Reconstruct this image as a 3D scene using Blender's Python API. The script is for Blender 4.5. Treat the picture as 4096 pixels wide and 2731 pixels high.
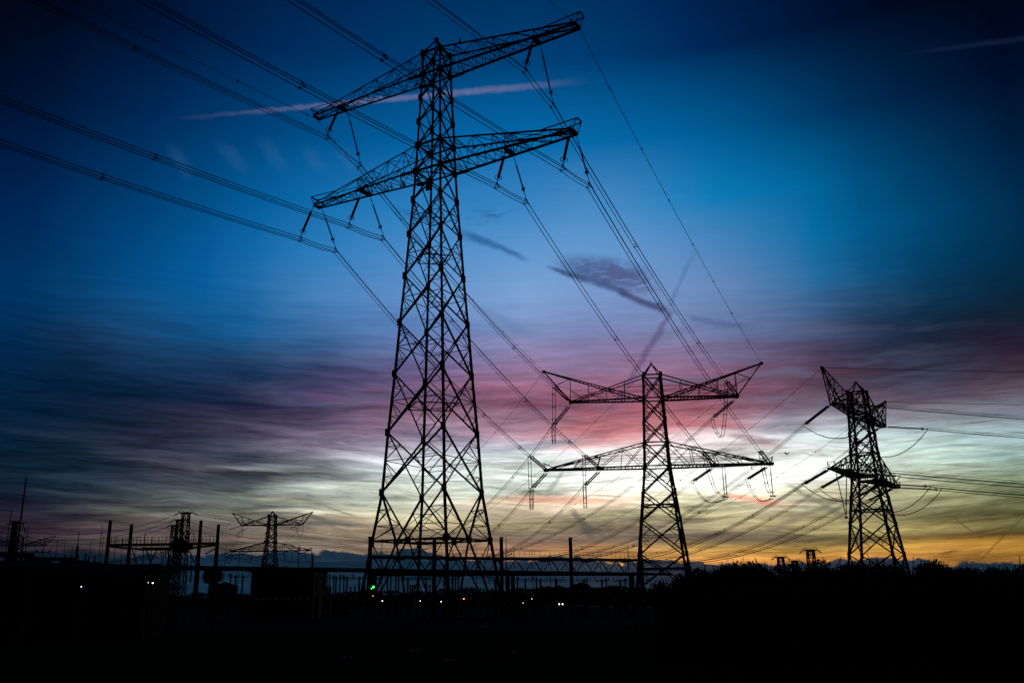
import bpy, math, random
from mathutils import Vector, Matrix
random.seed(11)
R = math.radians
S = bpy.context.scene
for o in list(bpy.data.objects): bpy.data.objects.remove(o)
COL = S.collection

# ---------------------------------------------------------------- camera
CF, CP, CR, CH = 3572.0, R(15.702), R(-0.858), 5.0      # focal length in photo pixels, pitch, roll, height
cam_d = bpy.data.cameras.new("camera"); cam = bpy.data.objects.new("camera", cam_d); COL.objects.link(cam)
cam_d.sensor_width = 36.0; cam_d.lens = CF/4096*36.0; cam_d.clip_start = 0.1; cam_d.clip_end = 30000
cam.location = (0, 0, CH)
cam.matrix_world = Matrix.Translation((0, 0, CH)) @ Matrix.Rotation(R(90)+CP, 4, 'X') @ Matrix.Rotation(CR, 4, 'Z')
S.camera = cam
S.render.resolution_x = 1024; S.render.resolution_y = 682
S.view_settings.view_transform = 'Standard'; S.view_settings.look = 'None'
S.view_settings.exposure = 0; S.view_settings.gamma = 1
S.render.engine = 'CYCLES'; cy = S.cycles
cy.use_adaptive_sampling = True; cy.adaptive_threshold = 0.03; cy.adaptive_min_samples = 16; cy.time_limit = 600
cy.max_bounces = 2; cy.diffuse_bounces = 1; cy.glossy_bounces = 1; cy.transmission_bounces = 0; cy.volume_bounces = 0
cy.caustics_reflective = False; cy.caustics_refractive = False; cy.use_denoising = False

def at(px, py, Y):
    """world point at depth Y seen at photo pixel px, py"""
    a = (px-2048)/CF; b = -(py-1365.5)/CF
    cr, sr = math.cos(CR), math.sin(CR)
    X = a*cr-b*sr; U = a*sr+b*cr
    cf, sf = math.cos(CP), math.sin(CP)
    d = (X, cf-U*sf, sf+U*cf)
    k = Y/d[1]
    return Vector((d[0]*k, Y, d[2]*k+CH))

def pixel(p):
    """photo pixel of a world point"""
    x, y, z = p[0], p[1], p[2]-CH; cf, sf = math.cos(CP), math.sin(CP); Z = y*cf+z*sf; U = -y*sf+z*cf
    cr, sr = math.cos(CR), math.sin(CR)
    return 2048+CF*(x*cr+U*sr)/Z, 1365.5-CF*(-x*sr+U*cr)/Z
def level(pxa, pya, pxb, pyb, Ya):
    """ends of a level beam whose ends are seen at two photo pixels; the near end is Ya deep"""
    A = at(pxa, pya, Ya); k = (at(pxb, pyb, 100).z-CH)/100
    return A, at(pxb, pyb, (A.z-CH)/k)
def along(A, B, px):
    lo, hi = -.2, 1.2
    for _ in range(40):
        m_ = (lo+hi)/2
        if pixel(A+(B-A)*m_)[0] < px: lo = m_
        else: hi = m_
    return A+(B-A)*lo

# ---------------------------------------------------------------- sky (world)
ELS= [-1, 0.6, 1.1, 1.5, 1.9, 2.3, 2.7, 3.1, 3.5, 4, 4.5, 5, 5.5, 6, 6.5, 7.1, 7.7, 8.4, 9.1, 9.9, 10.7, 11.6, 12.6, 13.8, 15, 16.5, 18.5, 21, 24, 28, 33, 40]
SKYT=[
(-34, "20 20 34, 20 20 34, 20 20 34, 20 20 34, 20 20 34, 22 21 36, 24 22 38, 26 24 39, 34 30 42, 39 34 44, 26 24 42, 21 26 43, 16 27 44, 11 28 45, 10 29 46, 8 29 48, 6 30 50, 5 30 52, 4 30 54, 3 30 57, 2 31 60, 2 34 66, 2 37 71, 2 42 81, 1 48 91, 0 50 96, 0 44 88, 0 32 79, 0 22 62, 1 10 33, 0 4 14, 0 4 14"),
(-30, "20 20 34, 20 20 34, 20 20 34, 20 20 34, 20 20 34, 22 21 36, 23 22 37, 25 23 39, 32 28 41, 41 35 44, 30 27 42, 23 25 43, 18 27 43, 12 28 44, 11 29 46, 9 29 47, 7 30 49, 5 30 51, 4 30 53, 3 30 56, 2 30 58, 2 32 63, 2 35 69, 2 39 76, 1 45 87, 0 52 98, 0 49 94, 0 41 87, 0 31 75, 0 20 52, 0 7 24, 0 8 25"),
(-27, "28 26 38, 29 27 39, 29 27 39, 29 27 39, 30 28 39, 34 30 41, 39 34 44, 50 44 51, 55 48 54, 52 40 51, 41 38 52, 33 36 52, 27 36 51, 19 35 51, 16 35 51, 14 35 52, 14 35 52, 17 35 54, 18 35 56, 14 33 55, 8 30 54, 5 30 56, 5 33 61, 11 40 71, 18 51 87, 10 61 106, 2 62 112, 0 57 108, 0 46 93, 0 31 71, 0 13 39, 0 10 33"),
(-24, "50 44 51, 52 45 52, 53 46 53, 53 46 53, 54 46 53, 58 50 56, 63 54 59, 74 66 67, 81 72 73, 80 70 73, 79 76 77, 68 71 75, 56 64 72, 46 57 68, 37 50 64, 34 43 59, 34 43 60, 37 45 63, 35 42 62, 27 38 59, 17 33 58, 10 31 58, 11 36 66, 17 48 82, 22 62 103, 18 74 124, 3 77 134, 0 69 124, 0 58 109, 0 40 86, 0 19 53, 0 13 39"),
(-20, "83 70 72, 82 69 72, 82 69 72, 82 69 72, 82 69 72, 84 73 74, 87 76 77, 92 82 80, 101 91 86, 108 101 95, 120 119 108, 109 111 105, 92 100 100, 75 83 89, 58 66 78, 61 60 73, 60 59 74, 54 57 74, 54 55 72, 43 44 66, 33 38 63, 21 35 64, 18 39 70, 19 53 89, 19 71 116, 16 86 142, 6 92 154, 5 88 149, 1 77 134, 0 56 107, 0 31 72, 0 18 48"),
(-17, "71 66 70, 71 66 70, 71 66 70, 71 66 70, 71 66 70, 75 70 72, 81 75 74, 100 89 80, 109 97 84, 90 86 84, 114 113 102, 119 121 111, 104 112 109, 81 91 95, 62 70 79, 76 75 84, 81 83 93, 58 63 79, 66 68 85, 56 51 74, 48 43 67, 35 39 65, 28 43 73, 23 56 93, 21 74 119, 21 94 151, 33 105 165, 17 104 168, 3 93 154, 0 67 122, 0 39 85, 0 21 55"),
(-13, "110 95 90, 110 95 90, 110 95 90, 110 95 90, 111 95 90, 116 101 94, 121 108 98, 126 114 102, 130 118 105, 130 117 106, 140 128 117, 230 225 198, 167 171 158, 154 163 157, 180 190 180, 157 167 165, 128 133 139, 115 113 128, 111 105 123, 95 85 109, 78 68 98, 64 57 88, 56 57 91, 51 67 106, 53 87 132, 55 106 159, 69 128 185, 44 123 187, 18 110 174, 1 81 140, 0 48 97, 0 24 61"),
(-10, "118 97 87, 118 97 87, 118 97 87, 118 97 87, 118 97 87, 122 104 90, 127 110 93, 129 114 97, 135 121 103, 161 144 119, 181 170 143, 220 217 188, 174 179 163, 180 188 177, 198 207 195, 177 187 182, 175 181 184, 158 158 169, 143 134 152, 129 109 131, 111 89 115, 95 73 101, 85 70 104, 79 79 120, 79 99 146, 76 117 173, 83 134 191, 62 132 194, 33 119 182, 2 90 151, 0 53 105, 0 26 65"),
(-6, "127 100 84, 127 100 84, 127 100 84, 127 100 84, 127 101 84, 131 107 85, 133 112 87, 131 113 92, 143 127 103, 187 169 132, 214 203 165, 207 205 173, 184 187 168, 207 214 197, 215 223 209, 198 208 200, 212 220 219, 195 197 206, 172 163 181, 159 133 154, 139 108 132, 121 87 113, 113 83 117, 107 94 136, 104 112 161, 97 129 186, 99 143 199, 80 142 201, 46 128 191, 4 100 163, 0 59 112, 0 29 69"),
(-3, "134 100 82, 134 100 82, 134 100 82, 134 100 82, 134 101 82, 139 107 84, 139 111 87, 131 110 92, 139 124 103, 178 162 125, 191 179 145, 194 185 158, 205 196 174, 216 217 198, 218 227 212, 210 221 211, 217 227 223, 201 208 215, 183 180 196, 170 146 167, 150 118 140, 126 84 108, 133 92 122, 130 106 144, 122 121 166, 110 136 188, 113 153 205, 90 147 204, 53 131 193, 4 103 167, 0 62 116, 0 30 71"),
(1, "151 108 80, 151 108 80, 151 108 80, 151 108 80, 151 109 81, 155 113 84, 149 112 87, 129 107 92, 134 120 101, 164 153 117, 166 150 121, 189 171 147, 226 206 182, 226 224 204, 227 236 220, 229 240 228, 226 237 230, 213 222 226, 198 193 206, 182 153 172, 161 123 143, 131 77 99, 153 101 128, 152 119 153, 139 130 172, 123 144 190, 126 162 211, 100 153 207, 60 134 196, 4 107 172, 0 65 119, 0 32 74"),
(5, "199 144 80, 198 143 80, 198 143 80, 198 143 80, 195 142 83, 190 139 88, 168 127 88, 124 104 85, 123 107 90, 158 146 117, 208 199 158, 213 196 168, 237 211 187, 247 245 224, 252 257 242, 257 263 255, 252 254 250, 244 238 239, 220 171 173, 192 116 122, 166 102 113, 134 80 101, 154 100 127, 151 114 147, 136 123 166, 122 136 185, 120 154 203, 104 154 207, 73 139 198, 5 106 169, 0 61 114, 0 31 73"),
(8, "195 129 75, 195 130 75, 199 134 77, 206 144 80, 210 152 84, 209 158 88, 167 133 89, 117 100 83, 119 104 88, 163 151 120, 214 205 161, 218 203 171, 244 229 203, 257 256 234, 261 264 248, 265 269 261, 261 261 257, 251 242 240, 229 190 191, 193 122 128, 166 101 112, 144 86 105, 148 95 121, 147 111 144, 131 121 163, 120 135 183, 117 149 199, 101 150 203, 66 136 195, 4 102 164, 0 56 108, 0 29 71"),
(11, "189 110 70, 190 110 70, 199 125 74, 214 145 80, 225 164 85, 219 170 88, 164 135 89, 107 92 80, 117 102 88, 170 159 124, 216 207 159, 223 215 180, 254 248 219, 265 264 241, 269 269 253, 272 276 267, 266 267 261, 256 250 248, 233 209 211, 193 132 141, 166 101 113, 150 90 107, 142 90 114, 142 109 142, 126 122 161, 116 136 182, 113 145 194, 91 141 196, 42 130 189, 2 97 157, 0 48 98, 0 26 66"),
(14, "172 101 65, 175 103 66, 194 122 70, 210 141 75, 222 163 81, 201 158 85, 147 123 82, 108 95 79, 132 118 92, 180 167 126, 191 181 143, 223 216 182, 253 249 219, 261 260 238, 267 269 254, 270 275 266, 262 265 259, 252 252 250, 223 208 212, 185 149 159, 153 105 121, 135 87 105, 129 85 108, 124 99 129, 111 111 149, 104 127 172, 101 135 184, 74 131 187, 12 122 181, 0 90 146, 0 38 85, 0 22 60"),
(17, "153 91 61, 162 98 62, 190 118 65, 207 139 70, 219 163 77, 181 147 81, 123 106 74, 110 97 77, 160 146 104, 167 154 114, 174 165 135, 224 218 183, 246 243 214, 257 257 236, 266 269 256, 264 269 260, 257 263 257, 242 248 247, 210 209 215, 171 159 172, 133 109 127, 109 79 98, 108 74 95, 97 79 107, 90 93 129, 84 111 155, 75 121 171, 47 120 176, 6 112 169, 0 78 130, 0 31 72, 0 19 54"),
(20, "134 85 57, 147 94 58, 175 112 61, 199 138 65, 209 154 71, 171 141 78, 125 106 68, 115 104 73, 172 159 106, 159 147 104, 156 149 121, 200 196 163, 223 221 191, 234 237 214, 243 249 233, 242 251 239, 238 249 242, 221 233 231, 193 203 209, 150 148 162, 115 103 119, 90 72 89, 80 57 76, 68 58 84, 65 73 107, 58 91 134, 34 105 156, 7 108 163, 1 101 155, 0 63 110, 0 23 58, 0 15 45"),
(23, "123 81 52, 137 91 54, 162 108 58, 182 126 61, 193 141 67, 191 147 72, 126 101 58, 133 120 78, 178 162 103, 136 126 87, 138 135 103, 173 172 135, 192 194 160, 197 205 178, 206 218 198, 215 231 216, 212 231 221, 192 211 208, 169 183 187, 134 132 145, 101 83 97, 74 61 79, 51 46 66, 39 46 70, 34 53 81, 34 70 105, 12 82 128, 2 87 137, 0 79 127, 0 48 89, 0 15 44, 0 11 37"),
(26, "106 71 45, 122 82 48, 142 97 50, 159 110 53, 184 133 60, 186 138 61, 102 81 46, 134 120 75, 147 133 83, 96 93 63, 128 127 90, 153 155 113, 157 165 132, 160 174 148, 176 194 174, 196 218 203, 181 205 196, 167 190 189, 152 165 173, 123 122 134, 92 76 93, 61 55 73, 39 38 58, 26 34 56, 17 41 65, 12 52 82, 4 65 104, 0 73 118, 0 62 104, 0 35 71, 0 9 32, 0 8 30"),
(29, "90 60 40, 103 71 40, 119 84 40, 145 104 44, 177 128 52, 163 120 50, 84 68 37, 90 85 53, 109 105 65, 105 105 68, 100 105 70, 112 121 92, 122 135 109, 132 147 124, 137 157 141, 143 167 158, 154 179 177, 160 183 188, 134 145 156, 110 108 123, 90 76 93, 67 54 71, 44 33 52, 28 28 48, 15 36 56, 7 42 69, 1 53 87, 0 57 96, 0 46 83, 0 24 55, 0 6 24, 0 7 26"),
(32, "90 60 40, 105 73 40, 121 86 40, 154 110 46, 185 134 54, 145 107 46, 68 63 40, 99 94 58, 108 105 66, 103 105 68, 104 111 79, 116 127 99, 127 141 115, 133 150 131, 136 158 145, 143 168 162, 159 184 186, 148 167 175, 119 123 138, 102 97 113, 84 68 85, 59 42 59, 42 29 46, 25 28 46, 12 33 52, 4 36 59, 0 43 72, 0 42 75, 0 29 60, 0 12 38, 0 3 18, 0 5 21"),
]

W = bpy.data.worlds.new("World"); S.world = W; W.use_nodes = True; W.cycles.sampling_method = 'MANUAL'; W.cycles.sample_map_resolution = 512
NT = W.node_tree; NT.nodes.clear()
def lin1(v):
    v /= 255.0
    return v/12.92 if v <= 0.04045 else ((v+0.055)/1.055)**2.4
def rgb(h): return tuple(lin1(int(h[i:i+2], 16)) for i in (0, 2, 4)) + (1.0,)
def setin(sock, v):
    if hasattr(v, 'is_linked') or isinstance(v, bpy.types.NodeSocket): NT.links.new(v, sock)
    else: sock.default_value = v
def M(op, a, b=None, c=None, clamp=False):
    n = NT.nodes.new('ShaderNodeMath'); n.operation = op; n.use_clamp = clamp
    setin(n.inputs[0], a)
    if b is not None: setin(n.inputs[1], b)
    if c is not None: setin(n.inputs[2], c)
    return n.outputs[0]
def smooth(v, a, b, lo=0.0, hi=1.0):
    n = NT.nodes.new('ShaderNodeMapRange'); n.interpolation_type = 'SMOOTHSTEP'
    setin(n.inputs['Value'], v); setin(n.inputs['From Min'], a); setin(n.inputs['From Max'], b)
    n.inputs['To Min'].default_value = lo; n.inputs['To Max'].default_value = hi
    return n.outputs[0]
def mix(f, a, b, mode='MIX'):
    n = NT.nodes.new('ShaderNodeMix'); n.data_type = 'RGBA'; n.blend_type = mode; n.clamp_factor = True
    setin(n.inputs[0], f); setin(n.inputs[6], a); setin(n.inputs[7], b)
    return n.outputs[2]
def vec(x, y, z=0.0):
    n = NT.nodes.new('ShaderNodeCombineXYZ'); setin(n.inputs[0], x); setin(n.inputs[1], y); setin(n.inputs[2], z)
    return n.outputs[0]
def noise(v, scale=1.0, detail=4.0, rough=0.55, dist=0.0):
    n = NT.nodes.new('ShaderNodeTexNoise'); NT.links.new(v, n.inputs['Vector'])
    n.inputs['Scale'].default_value = scale; n.inputs['Detail'].default_value = detail
    n.inputs['Roughness'].default_value = rough; n.inputs['Distortion'].default_value = dist
    return n.outputs['Fac']
tc = NT.nodes.new('ShaderNodeTexCoord'); sp = NT.nodes.new('ShaderNodeSeparateXYZ')
nrm = NT.nodes.new('ShaderNodeVectorMath'); nrm.operation = 'NORMALIZE'
NT.links.new(tc.outputs['Generated'], nrm.inputs[0]); NT.links.new(nrm.outputs[0], sp.inputs[0])
dx, dy, dz = sp.outputs
az = M('MULTIPLY', M('ARCTAN2', dx, dy), 57.29578)         # compass angle, 0 = the way the road to the mast line looks
el = M('MULTIPLY', M('ARCSINE', dz), 57.29578)             # height above the horizon in degrees
# thin sheets of high cloud: long, flat, slightly tilted streaks
tilt = M('MULTIPLY', M('SINE', M('MULTIPLY_ADD', az, 0.09, M('MULTIPLY', el, 0.25))), 0.35)   # the sheets dip and rise a little
wob = noise(vec(M('MULTIPLY', az, 0.55), M('MULTIPLY', el, 0.8), 2.2), 1.0, 4.0, 0.6)
sway = noise(vec(M('MULTIPLY', az, 0.13), M('MULTIPLY', el, 0.4), 5.5), 1.0, 2.0, 0.4)
elt = M('ADD', M('MULTIPLY_ADD', M('SUBTRACT', sway, 0.5), 1.3, el), M('MULTIPLY_ADD', az, 0.02, tilt))
flat = vec(M('MULTIPLY', az, 0.07), M('MULTIPLY', elt, 0.62), 3.1)
n_big = noise(flat, 1.0, 3.0, 0.55, 0.5)
fine = vec(M('MULTIPLY', az, 0.2), M('MULTIPLY', elt, 2.6), 7.7)
n_fine = noise(fine, 1.0, 6.0, 0.66, 0.35)
n_mid = noise(vec(M('MULTIPLY', az, 0.11), M('MULTIPLY', elt, 1.15), 6.1), 1.0, 3.0, 0.5, 0.6)
n_fine2 = noise(vec(M('MULTIPLY', az, 0.48), M('MULTIPLY', elt, 6.4), 1.3), 1.0, 5.0, 0.66, 0.7)
low = smooth(el, 24.0, 6.0)                                # the sheets show in the lower sky only
amp = M('MULTIPLY_ADD', low, 2.3, 0.4)
warp = M('MULTIPLY', M('SUBTRACT', n_big, 0.5), amp)
warp2 = M('MULTIPLY', M('SUBTRACT', n_fine, 0.5), M('MULTIPLY', low, 1.5))
# close to the horizon degrees are few, so warp less
nearh = smooth(el, 1.2, 7.0, 0.2, 1.0)
elw = M('ADD', el, M('MULTIPLY', M('ADD', warp, warp2), nearh))
rc = M('MULTIPLY_ADD', elw, 1/41.0, 1/41.0)
azw = M('MULTIPLY_ADD', M('SUBTRACT', n_mid, 0.5), M('MULTIPLY', low, 11.0), az)
prev = None; paz = None
for a, row in SKYT:
    r = NT.nodes.new('ShaderNodeValToRGB'); r.color_ramp.interpolation = 'LINEAR'
    cs = [tuple(lin1(float(v)) for v in c.split()) + (1.0,) for c in row.split(',')]; e = r.color_ramp.elements
    e[0].position = 0; e[0].color = cs[0]; e[1].position = 1; e[1].color = cs[-1]
    for k in range(1, len(ELS)-1):
        q = e.new((ELS[k]+1)/41.0); q.color = cs[k]
    NT.links.new(rc, r.inputs[0])
    prev = r.outputs[0] if prev is None else mix(M('MULTIPLY_ADD', azw, 1/(a-paz), -paz/(a-paz), clamp=True), prev, r.outputs[0])
    paz = a
sky = prev
# streak contrast
def scale_col(c, f):
    n = NT.nodes.new('ShaderNodeVectorMath'); n.operation = 'SCALE'; NT.links.new(c, n.inputs[0]); setin(n.inputs['Scale'], f)
    return n.outputs[0]
st = M('MULTIPLY', M('SUBTRACT', M('MULTIPLY_ADD', n_mid, 0.32, M('MULTIPLY_ADD', n_fine, 0.36, M('MULTIPLY', n_fine2, 0.32))), 0.5), M('MULTIPLY_ADD', smooth(el, 20.0, 6.0), 4.9, 0.25))
sky = scale_col(sky, M('MAXIMUM', M('ADD', st, 1.0), 0.25))
# greyer, thicker patches break up the red band
pat = smooth(noise(vec(M('MULTIPLY', az, 0.16), M('MULTIPLY', elt, 0.95), 11.3), 1.0, 5.0, 0.6, 0.4), 0.47, 0.66, 0.0, 0.5)
sky = mix(M('MULTIPLY', M('MULTIPLY', pat, M('MULTIPLY', smooth(az, -24.0, -4.0), smooth(az, 32.0, 18.0))), M('MULTIPLY', smooth(el, 7.0, 10.0), smooth(el, 18.0, 13.0))), sky, scale_col(mix(0.72, sky, rgb('6d7d9e')), 0.8))
# wavy coordinates for the trails and small clouds
wob2 = noise(vec(M('MULTIPLY', az, 1.4), M('MULTIPLY', el, 2.0), 9.2), 1.0, 4.0, 0.65)
puffn = noise(vec(M('MULTIPLY', az, 0.9), M('MULTIPLY', el, 2.6), 4.4), 1.0, 5.0, 0.65, 0.6)
def unit(a, e): return Vector((math.sin(R(a))*math.cos(R(e)), math.cos(R(a))*math.cos(R(e)), math.sin(R(e))))
def dot(v):
    n = NT.nodes.new('ShaderNodeVectorMath'); n.operation = 'DOT_PRODUCT'; NT.links.new(nrm.outputs[0], n.inputs[0]); n.inputs[1].default_value = v
    return n.outputs['Value']
WB = M('SUBTRACT', wob, 0.5); WB2 = M('SUBTRACT', wob2, 0.5)
def trail(base, A, B, w0, w1, col, s, f0=0.15, f1=0.15, wb=0.5, rag=0.0):
    """soft streak along the great circle between two sky directions (azimuth, elevation), widths in degrees"""
    a, b = unit(*A), unit(*B); L = a.angle(b); n = a.cross(b).normalized(); tg = (b-a*a.dot(b)).normalized()
    t = dot(tg/L)
    d = M('ABSOLUTE', M('MULTIPLY_ADD', WB, wb, dot(n*57.2958)))
    if rag: d = M('MULTIPLY_ADD', WB2, rag, d)
    if abs(w1-w0) > 0.12: d = M('DIVIDE', d, M('MULTIPLY_ADD', t, w1-w0, w0, clamp=True)); w = 1.0
    else: w = (w0+w1)/2
    m = M('MULTIPLY', smooth(d, w, w*0.1, 0.0, s), M('MULTIPLY', smooth(t, 0.0, f0), smooth(t, 1.0, 1.0-f1)))
    return mix(m, base, rgb(col))
def puff(base, c, rx, ry, tilt, col, s, lo=0.35, hi=0.65):
    X = M('SUBTRACT', az, c[0]); Y = M('SUBTRACT', el, c[1]); ct, stt = math.cos(R(tilt)), math.sin(R(tilt))
    u = M('DIVIDE', M('ADD', M('MULTIPLY', X, ct), M('MULTIPLY', Y, stt)), rx)
    v = M('DIVIDE', M('SUBTRACT', M('MULTIPLY', Y, ct), M('MULTIPLY', X, stt)), ry)
    d = M('SQRT', M('ADD', M('MULTIPLY', u, u), M('MULTIPLY', v, v)))
    m = M('MULTIPLY', smooth(d, 1.0, 0.35), smooth(M('ADD', puffn, M('MULTIPLY', d, -0.12)), lo, hi))
    return mix(M('MULTIPLY', m, s), base, rgb(col))
# airliner trails lit pink by the sun below the horizon
sky = trail(sky, (-24.0, 27.7), (5.4, 31.75), 0.17, 0.34, '8484a8', 0.4, 0.5, 0.25, 0.12, 0.3)
sky = trail(sky, (25.5, 30.4), (36.0, 28.9), 0.15, 0.28, '1c2a4c', 0.34, 0.5, 0.1, 0.12)
for A, B in (((-23.2, 26.9), (-21.2, 24.5)), ((-20.3, 27.5), (-17.6, 25.2)), ((-17.6, 28.1), (-15.1, 25.5)), ((-14.6, 27.8), (-12.5, 25.7)), ((-12.3, 27.9), (-10.6, 25.9))):
    sky = trail(sky, A, B, 0.5, 0.75, '4a80ae', 0.1, 0.5, 0.4, 0.9, 0.3)
# dark, ragged old trail and the cloud hanging on it
sky = trail(sky, (-4.2, 22.9), (1.8, 20.75), 0.5, 0.22, '0c4a82', 0.62, 0.3, 0.3, 0.5, 0.15)
sky = trail(sky, (-8.8, 24.3), (-4.4, 23.0), 0.3, 0.4, '14558c', 0.4, 0.5, 0.2, 0.5, 0.15)
sky = puff(sky, (-1.4, 23.7), 2.3, 0.85, 8, '2a5a8e', 0.6)
sky = puff(sky, (6.4, 19.95), 4.3, 1.25, -12, '46588a', 0.85, 0.14, 0.48)
sky = puff(sky, (7.6, 19.3), 3.3, 1.1, -18, '565c88', 0.6, 0.2, 0.55)
sky = trail(sky, (2.2, 20.5), (5.6, 19.35), 0.16, 0.42, '33486f', 0.8, 0.3, 0.25, 0.3, 0.2)
sky = trail(sky, (4.8, 19.7), (8.2, 18.35), 0.4, 0.32, '3d4d78', 0.7, 0.3, 0.25, 0.3, 0.25)
sky = trail(sky, (6.9, 18.8), (10.7, 17.0), 0.42, 0.3, '3c3f66', 0.8, 0.2, 0.2, 0.3, 0.25)
sky = trail(sky, (10.9, 17.6), (5.6, 10.0), 0.28, 0.42, '564a70', 0.58, 0.1, 0.5, 0.5, 0.3)
sky = trail(sky, (10.4, 17.2), (12.9, 21.8), 0.22, 0.24, '3c6c9c', 0.4, 0.15, 0.5, 0.6, 0.2)
sky = trail(sky, (11.2, 16.9), (16.5, 15.4), 0.3, 0.5, '4c5c8a', 0.5, 0.2, 0.5, 0.5, 0.3)
sky = trail(sky, (-3.0, 18.4), (2.2, 15.4), 0.35, 0.5, '5f80b4', 0.4, 0.3, 0.4, 0.5, 0.3)
# red under-lit patches, dark smudges and crossed trails low in the west
sky = trail(sky, (12.5, 5.75), (17.4, 4.75), 0.22, 0.42, 'ff7d66', 0.6, 0.3, 0.5, 0.4, 0.3)
sky = trail(sky, (16.0, 5.1), (22.5, 4.9), 0.3, 0.25, '6d6358', 0.6, 0.3, 0.4, 0.2, 0.1)
sky = trail(sky, (-2.0, 5.75), (8.5, 5.35), 0.35, 0.4, 'f09a80', 0.5, 0.3, 0.4, 0.3, 0.2)
sky = trail(sky, (9.2, 10.4), (16.0, 9.6), 0.3, 0.5, 'c06468', 0.6, 0.3, 0.4, 0.4, 0.3)
sky = trail(sky, (13.0, 9.5), (17.5, 8.3), 0.25, 0.5, '9a6a72', 0.6, 0.3, 0.4, 0.4, 0.3)
sky = trail(sky, (3.4, 7.6), (1.7, 5.6), 0.14, 0.3, '8a9a96', 0.6, 0.2, 0.4, 0.5, 0.25)
sky = trail(sky, (16.6, 6.3), (20.9, 3.3), 0.16, 0.4, '7b7868', 0.62, 0.2, 0.3, 0.5, 0.2)
sky = trail(sky, (21.2, 5.7), (14.6, 2.9), 0.14, 0.4, '78705e', 0.55, 0.3, 0.3, 0.5, 0.2)
sky = trail(sky, (3.3, 5.3), (5.2, 3.1), 0.22, 0.5, '5b5650', 0.65, 0.3, 0.3, 0.6, 0.4)
sky = puff(sky, (5.0, 3.7), 1.5, 0.6, 0, '54504c', 0.8, 0.3, 0.6)
sky = trail(sky, (15.0, 3.55), (19.0, 2.75), 0.07, 0.14, '5c5142', 0.75, 0.3, 0.4, 0.3)
sky = trail(sky, (25.7, 3.85), (27.1, 2.45), 0.07, 0.09, '5a5138', 0.7, 0.1, 0.5, 0.1)
sky = trail(sky, (29.6, 4.0), (26.3, 0.9), 0.07, 0.1, '4e4226', 0.5, 0.2, 0.3, 0.3)
sky = trail(sky, (24.6, 1.75), (26.0, 1.9), 0.1, 0.12, '6a4a28', 0.7, 0.2, 0.4, 0.5, 0.1)
sky = trail(sky, (-14.8, 4.35), (-8.8, 4.15), 0.16, 0.22, '566060', 0.8, 0.4, 0.3, 0.3, 0.15)
sky = trail(sky, (-12.6, 5.55), (-9.6, 4.6), 0.07, 0.1, '6a7470', 0.7, 0.4, 0.3, 0.2)
sky = trail(sky, (-12.0, 3.25), (-3.0, 3.05), 0.16, 0.16, '6c4c48', 0.6, 0.4, 0.3, 0.2, 0.15)
sky = trail(sky, (-30.0, 3.6), (-16.0, 3.75), 0.25, 0.2, '3a2438', 0.55, 0.3, 0.4, 0.3, 0.2)
# bank of dark cumulus along the horizon
rb = NT.nodes.new('ShaderNodeValToRGB'); rb.color_ramp.interpolation = 'B_SPLINE'
BANK = [(-30,2.43),(-25.05,2.6),(-20.36,2.33),(-17.58,2.5),(-13.22,2.48),(-10.98,2.66),(-7.78,2.56),(-6.55,2.78),(-5.31,2.39),(-2.51,1.93),(2.16,1.96),(3.73,2.29),(4.96,1.86),(6.8,1.79),(10.75,1.71),(14.29,1.41),(17.89,1.45),(20.0,1.64),(24.0,1.53),(25.25,1.2),(27.74,1.2),(30,1.43)]
e = rb.color_ramp.elements; e[0].position = 0; e[1].position = 1
e[0].color = (BANK[0][1]/4,)*3+(1,); e[1].color = (BANK[-1][1]/4,)*3+(1,)
for a, v in BANK[1:-1]:
    q = e.new((a+30)/60.0); q.color = (v/4,)*3+(1,)
NT.links.new(M('MULTIPLY_ADD', az, 1/60.0, 0.5), rb.inputs[0])
lump = noise(vec(M('MULTIPLY', az, 0.75), M('MULTIPLY', el, 1.4), 0.3), 1.0, 5.0, 0.55)
lump2 = noise(vec(M('MULTIPLY', az, 2.2), M('MULTIPLY', el, 3.2), 5.3), 1.0, 3.0, 0.5)
top = M('ADD', M('MULTIPLY', rb.outputs[0], 4.0), M('ADD', M('MULTIPLY', M('SUBTRACT', lump, 0.5), 1.0), M('MULTIPLY', M('SUBTRACT', lump2, 0.5), 0.34)))
bk = smooth(M('SUBTRACT', top, el), -0.03, 0.07)
bcol = mix(smooth(noise(vec(M('MULTIPLY', az, 0.5), M('MULTIPLY', el, 3.0), 8.0), 1.0, 4.0, 0.6), 0.35, 0.75), rgb('06263c'), rgb('123448'))
bcol = mix(M('MULTIPLY', smooth(el, 0.9, 1.6), M('MULTIPLY', smooth(az, -6.0, 8.0), smooth(lump2, 0.45, 0.7))), bcol, rgb('2c3c48'))
bcol = mix(smooth(az, -17.0, -29.0), bcol, rgb('0a1a2a'))
sky = mix(M('MULTIPLY', bk, 0.97), sky, bcol)
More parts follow.
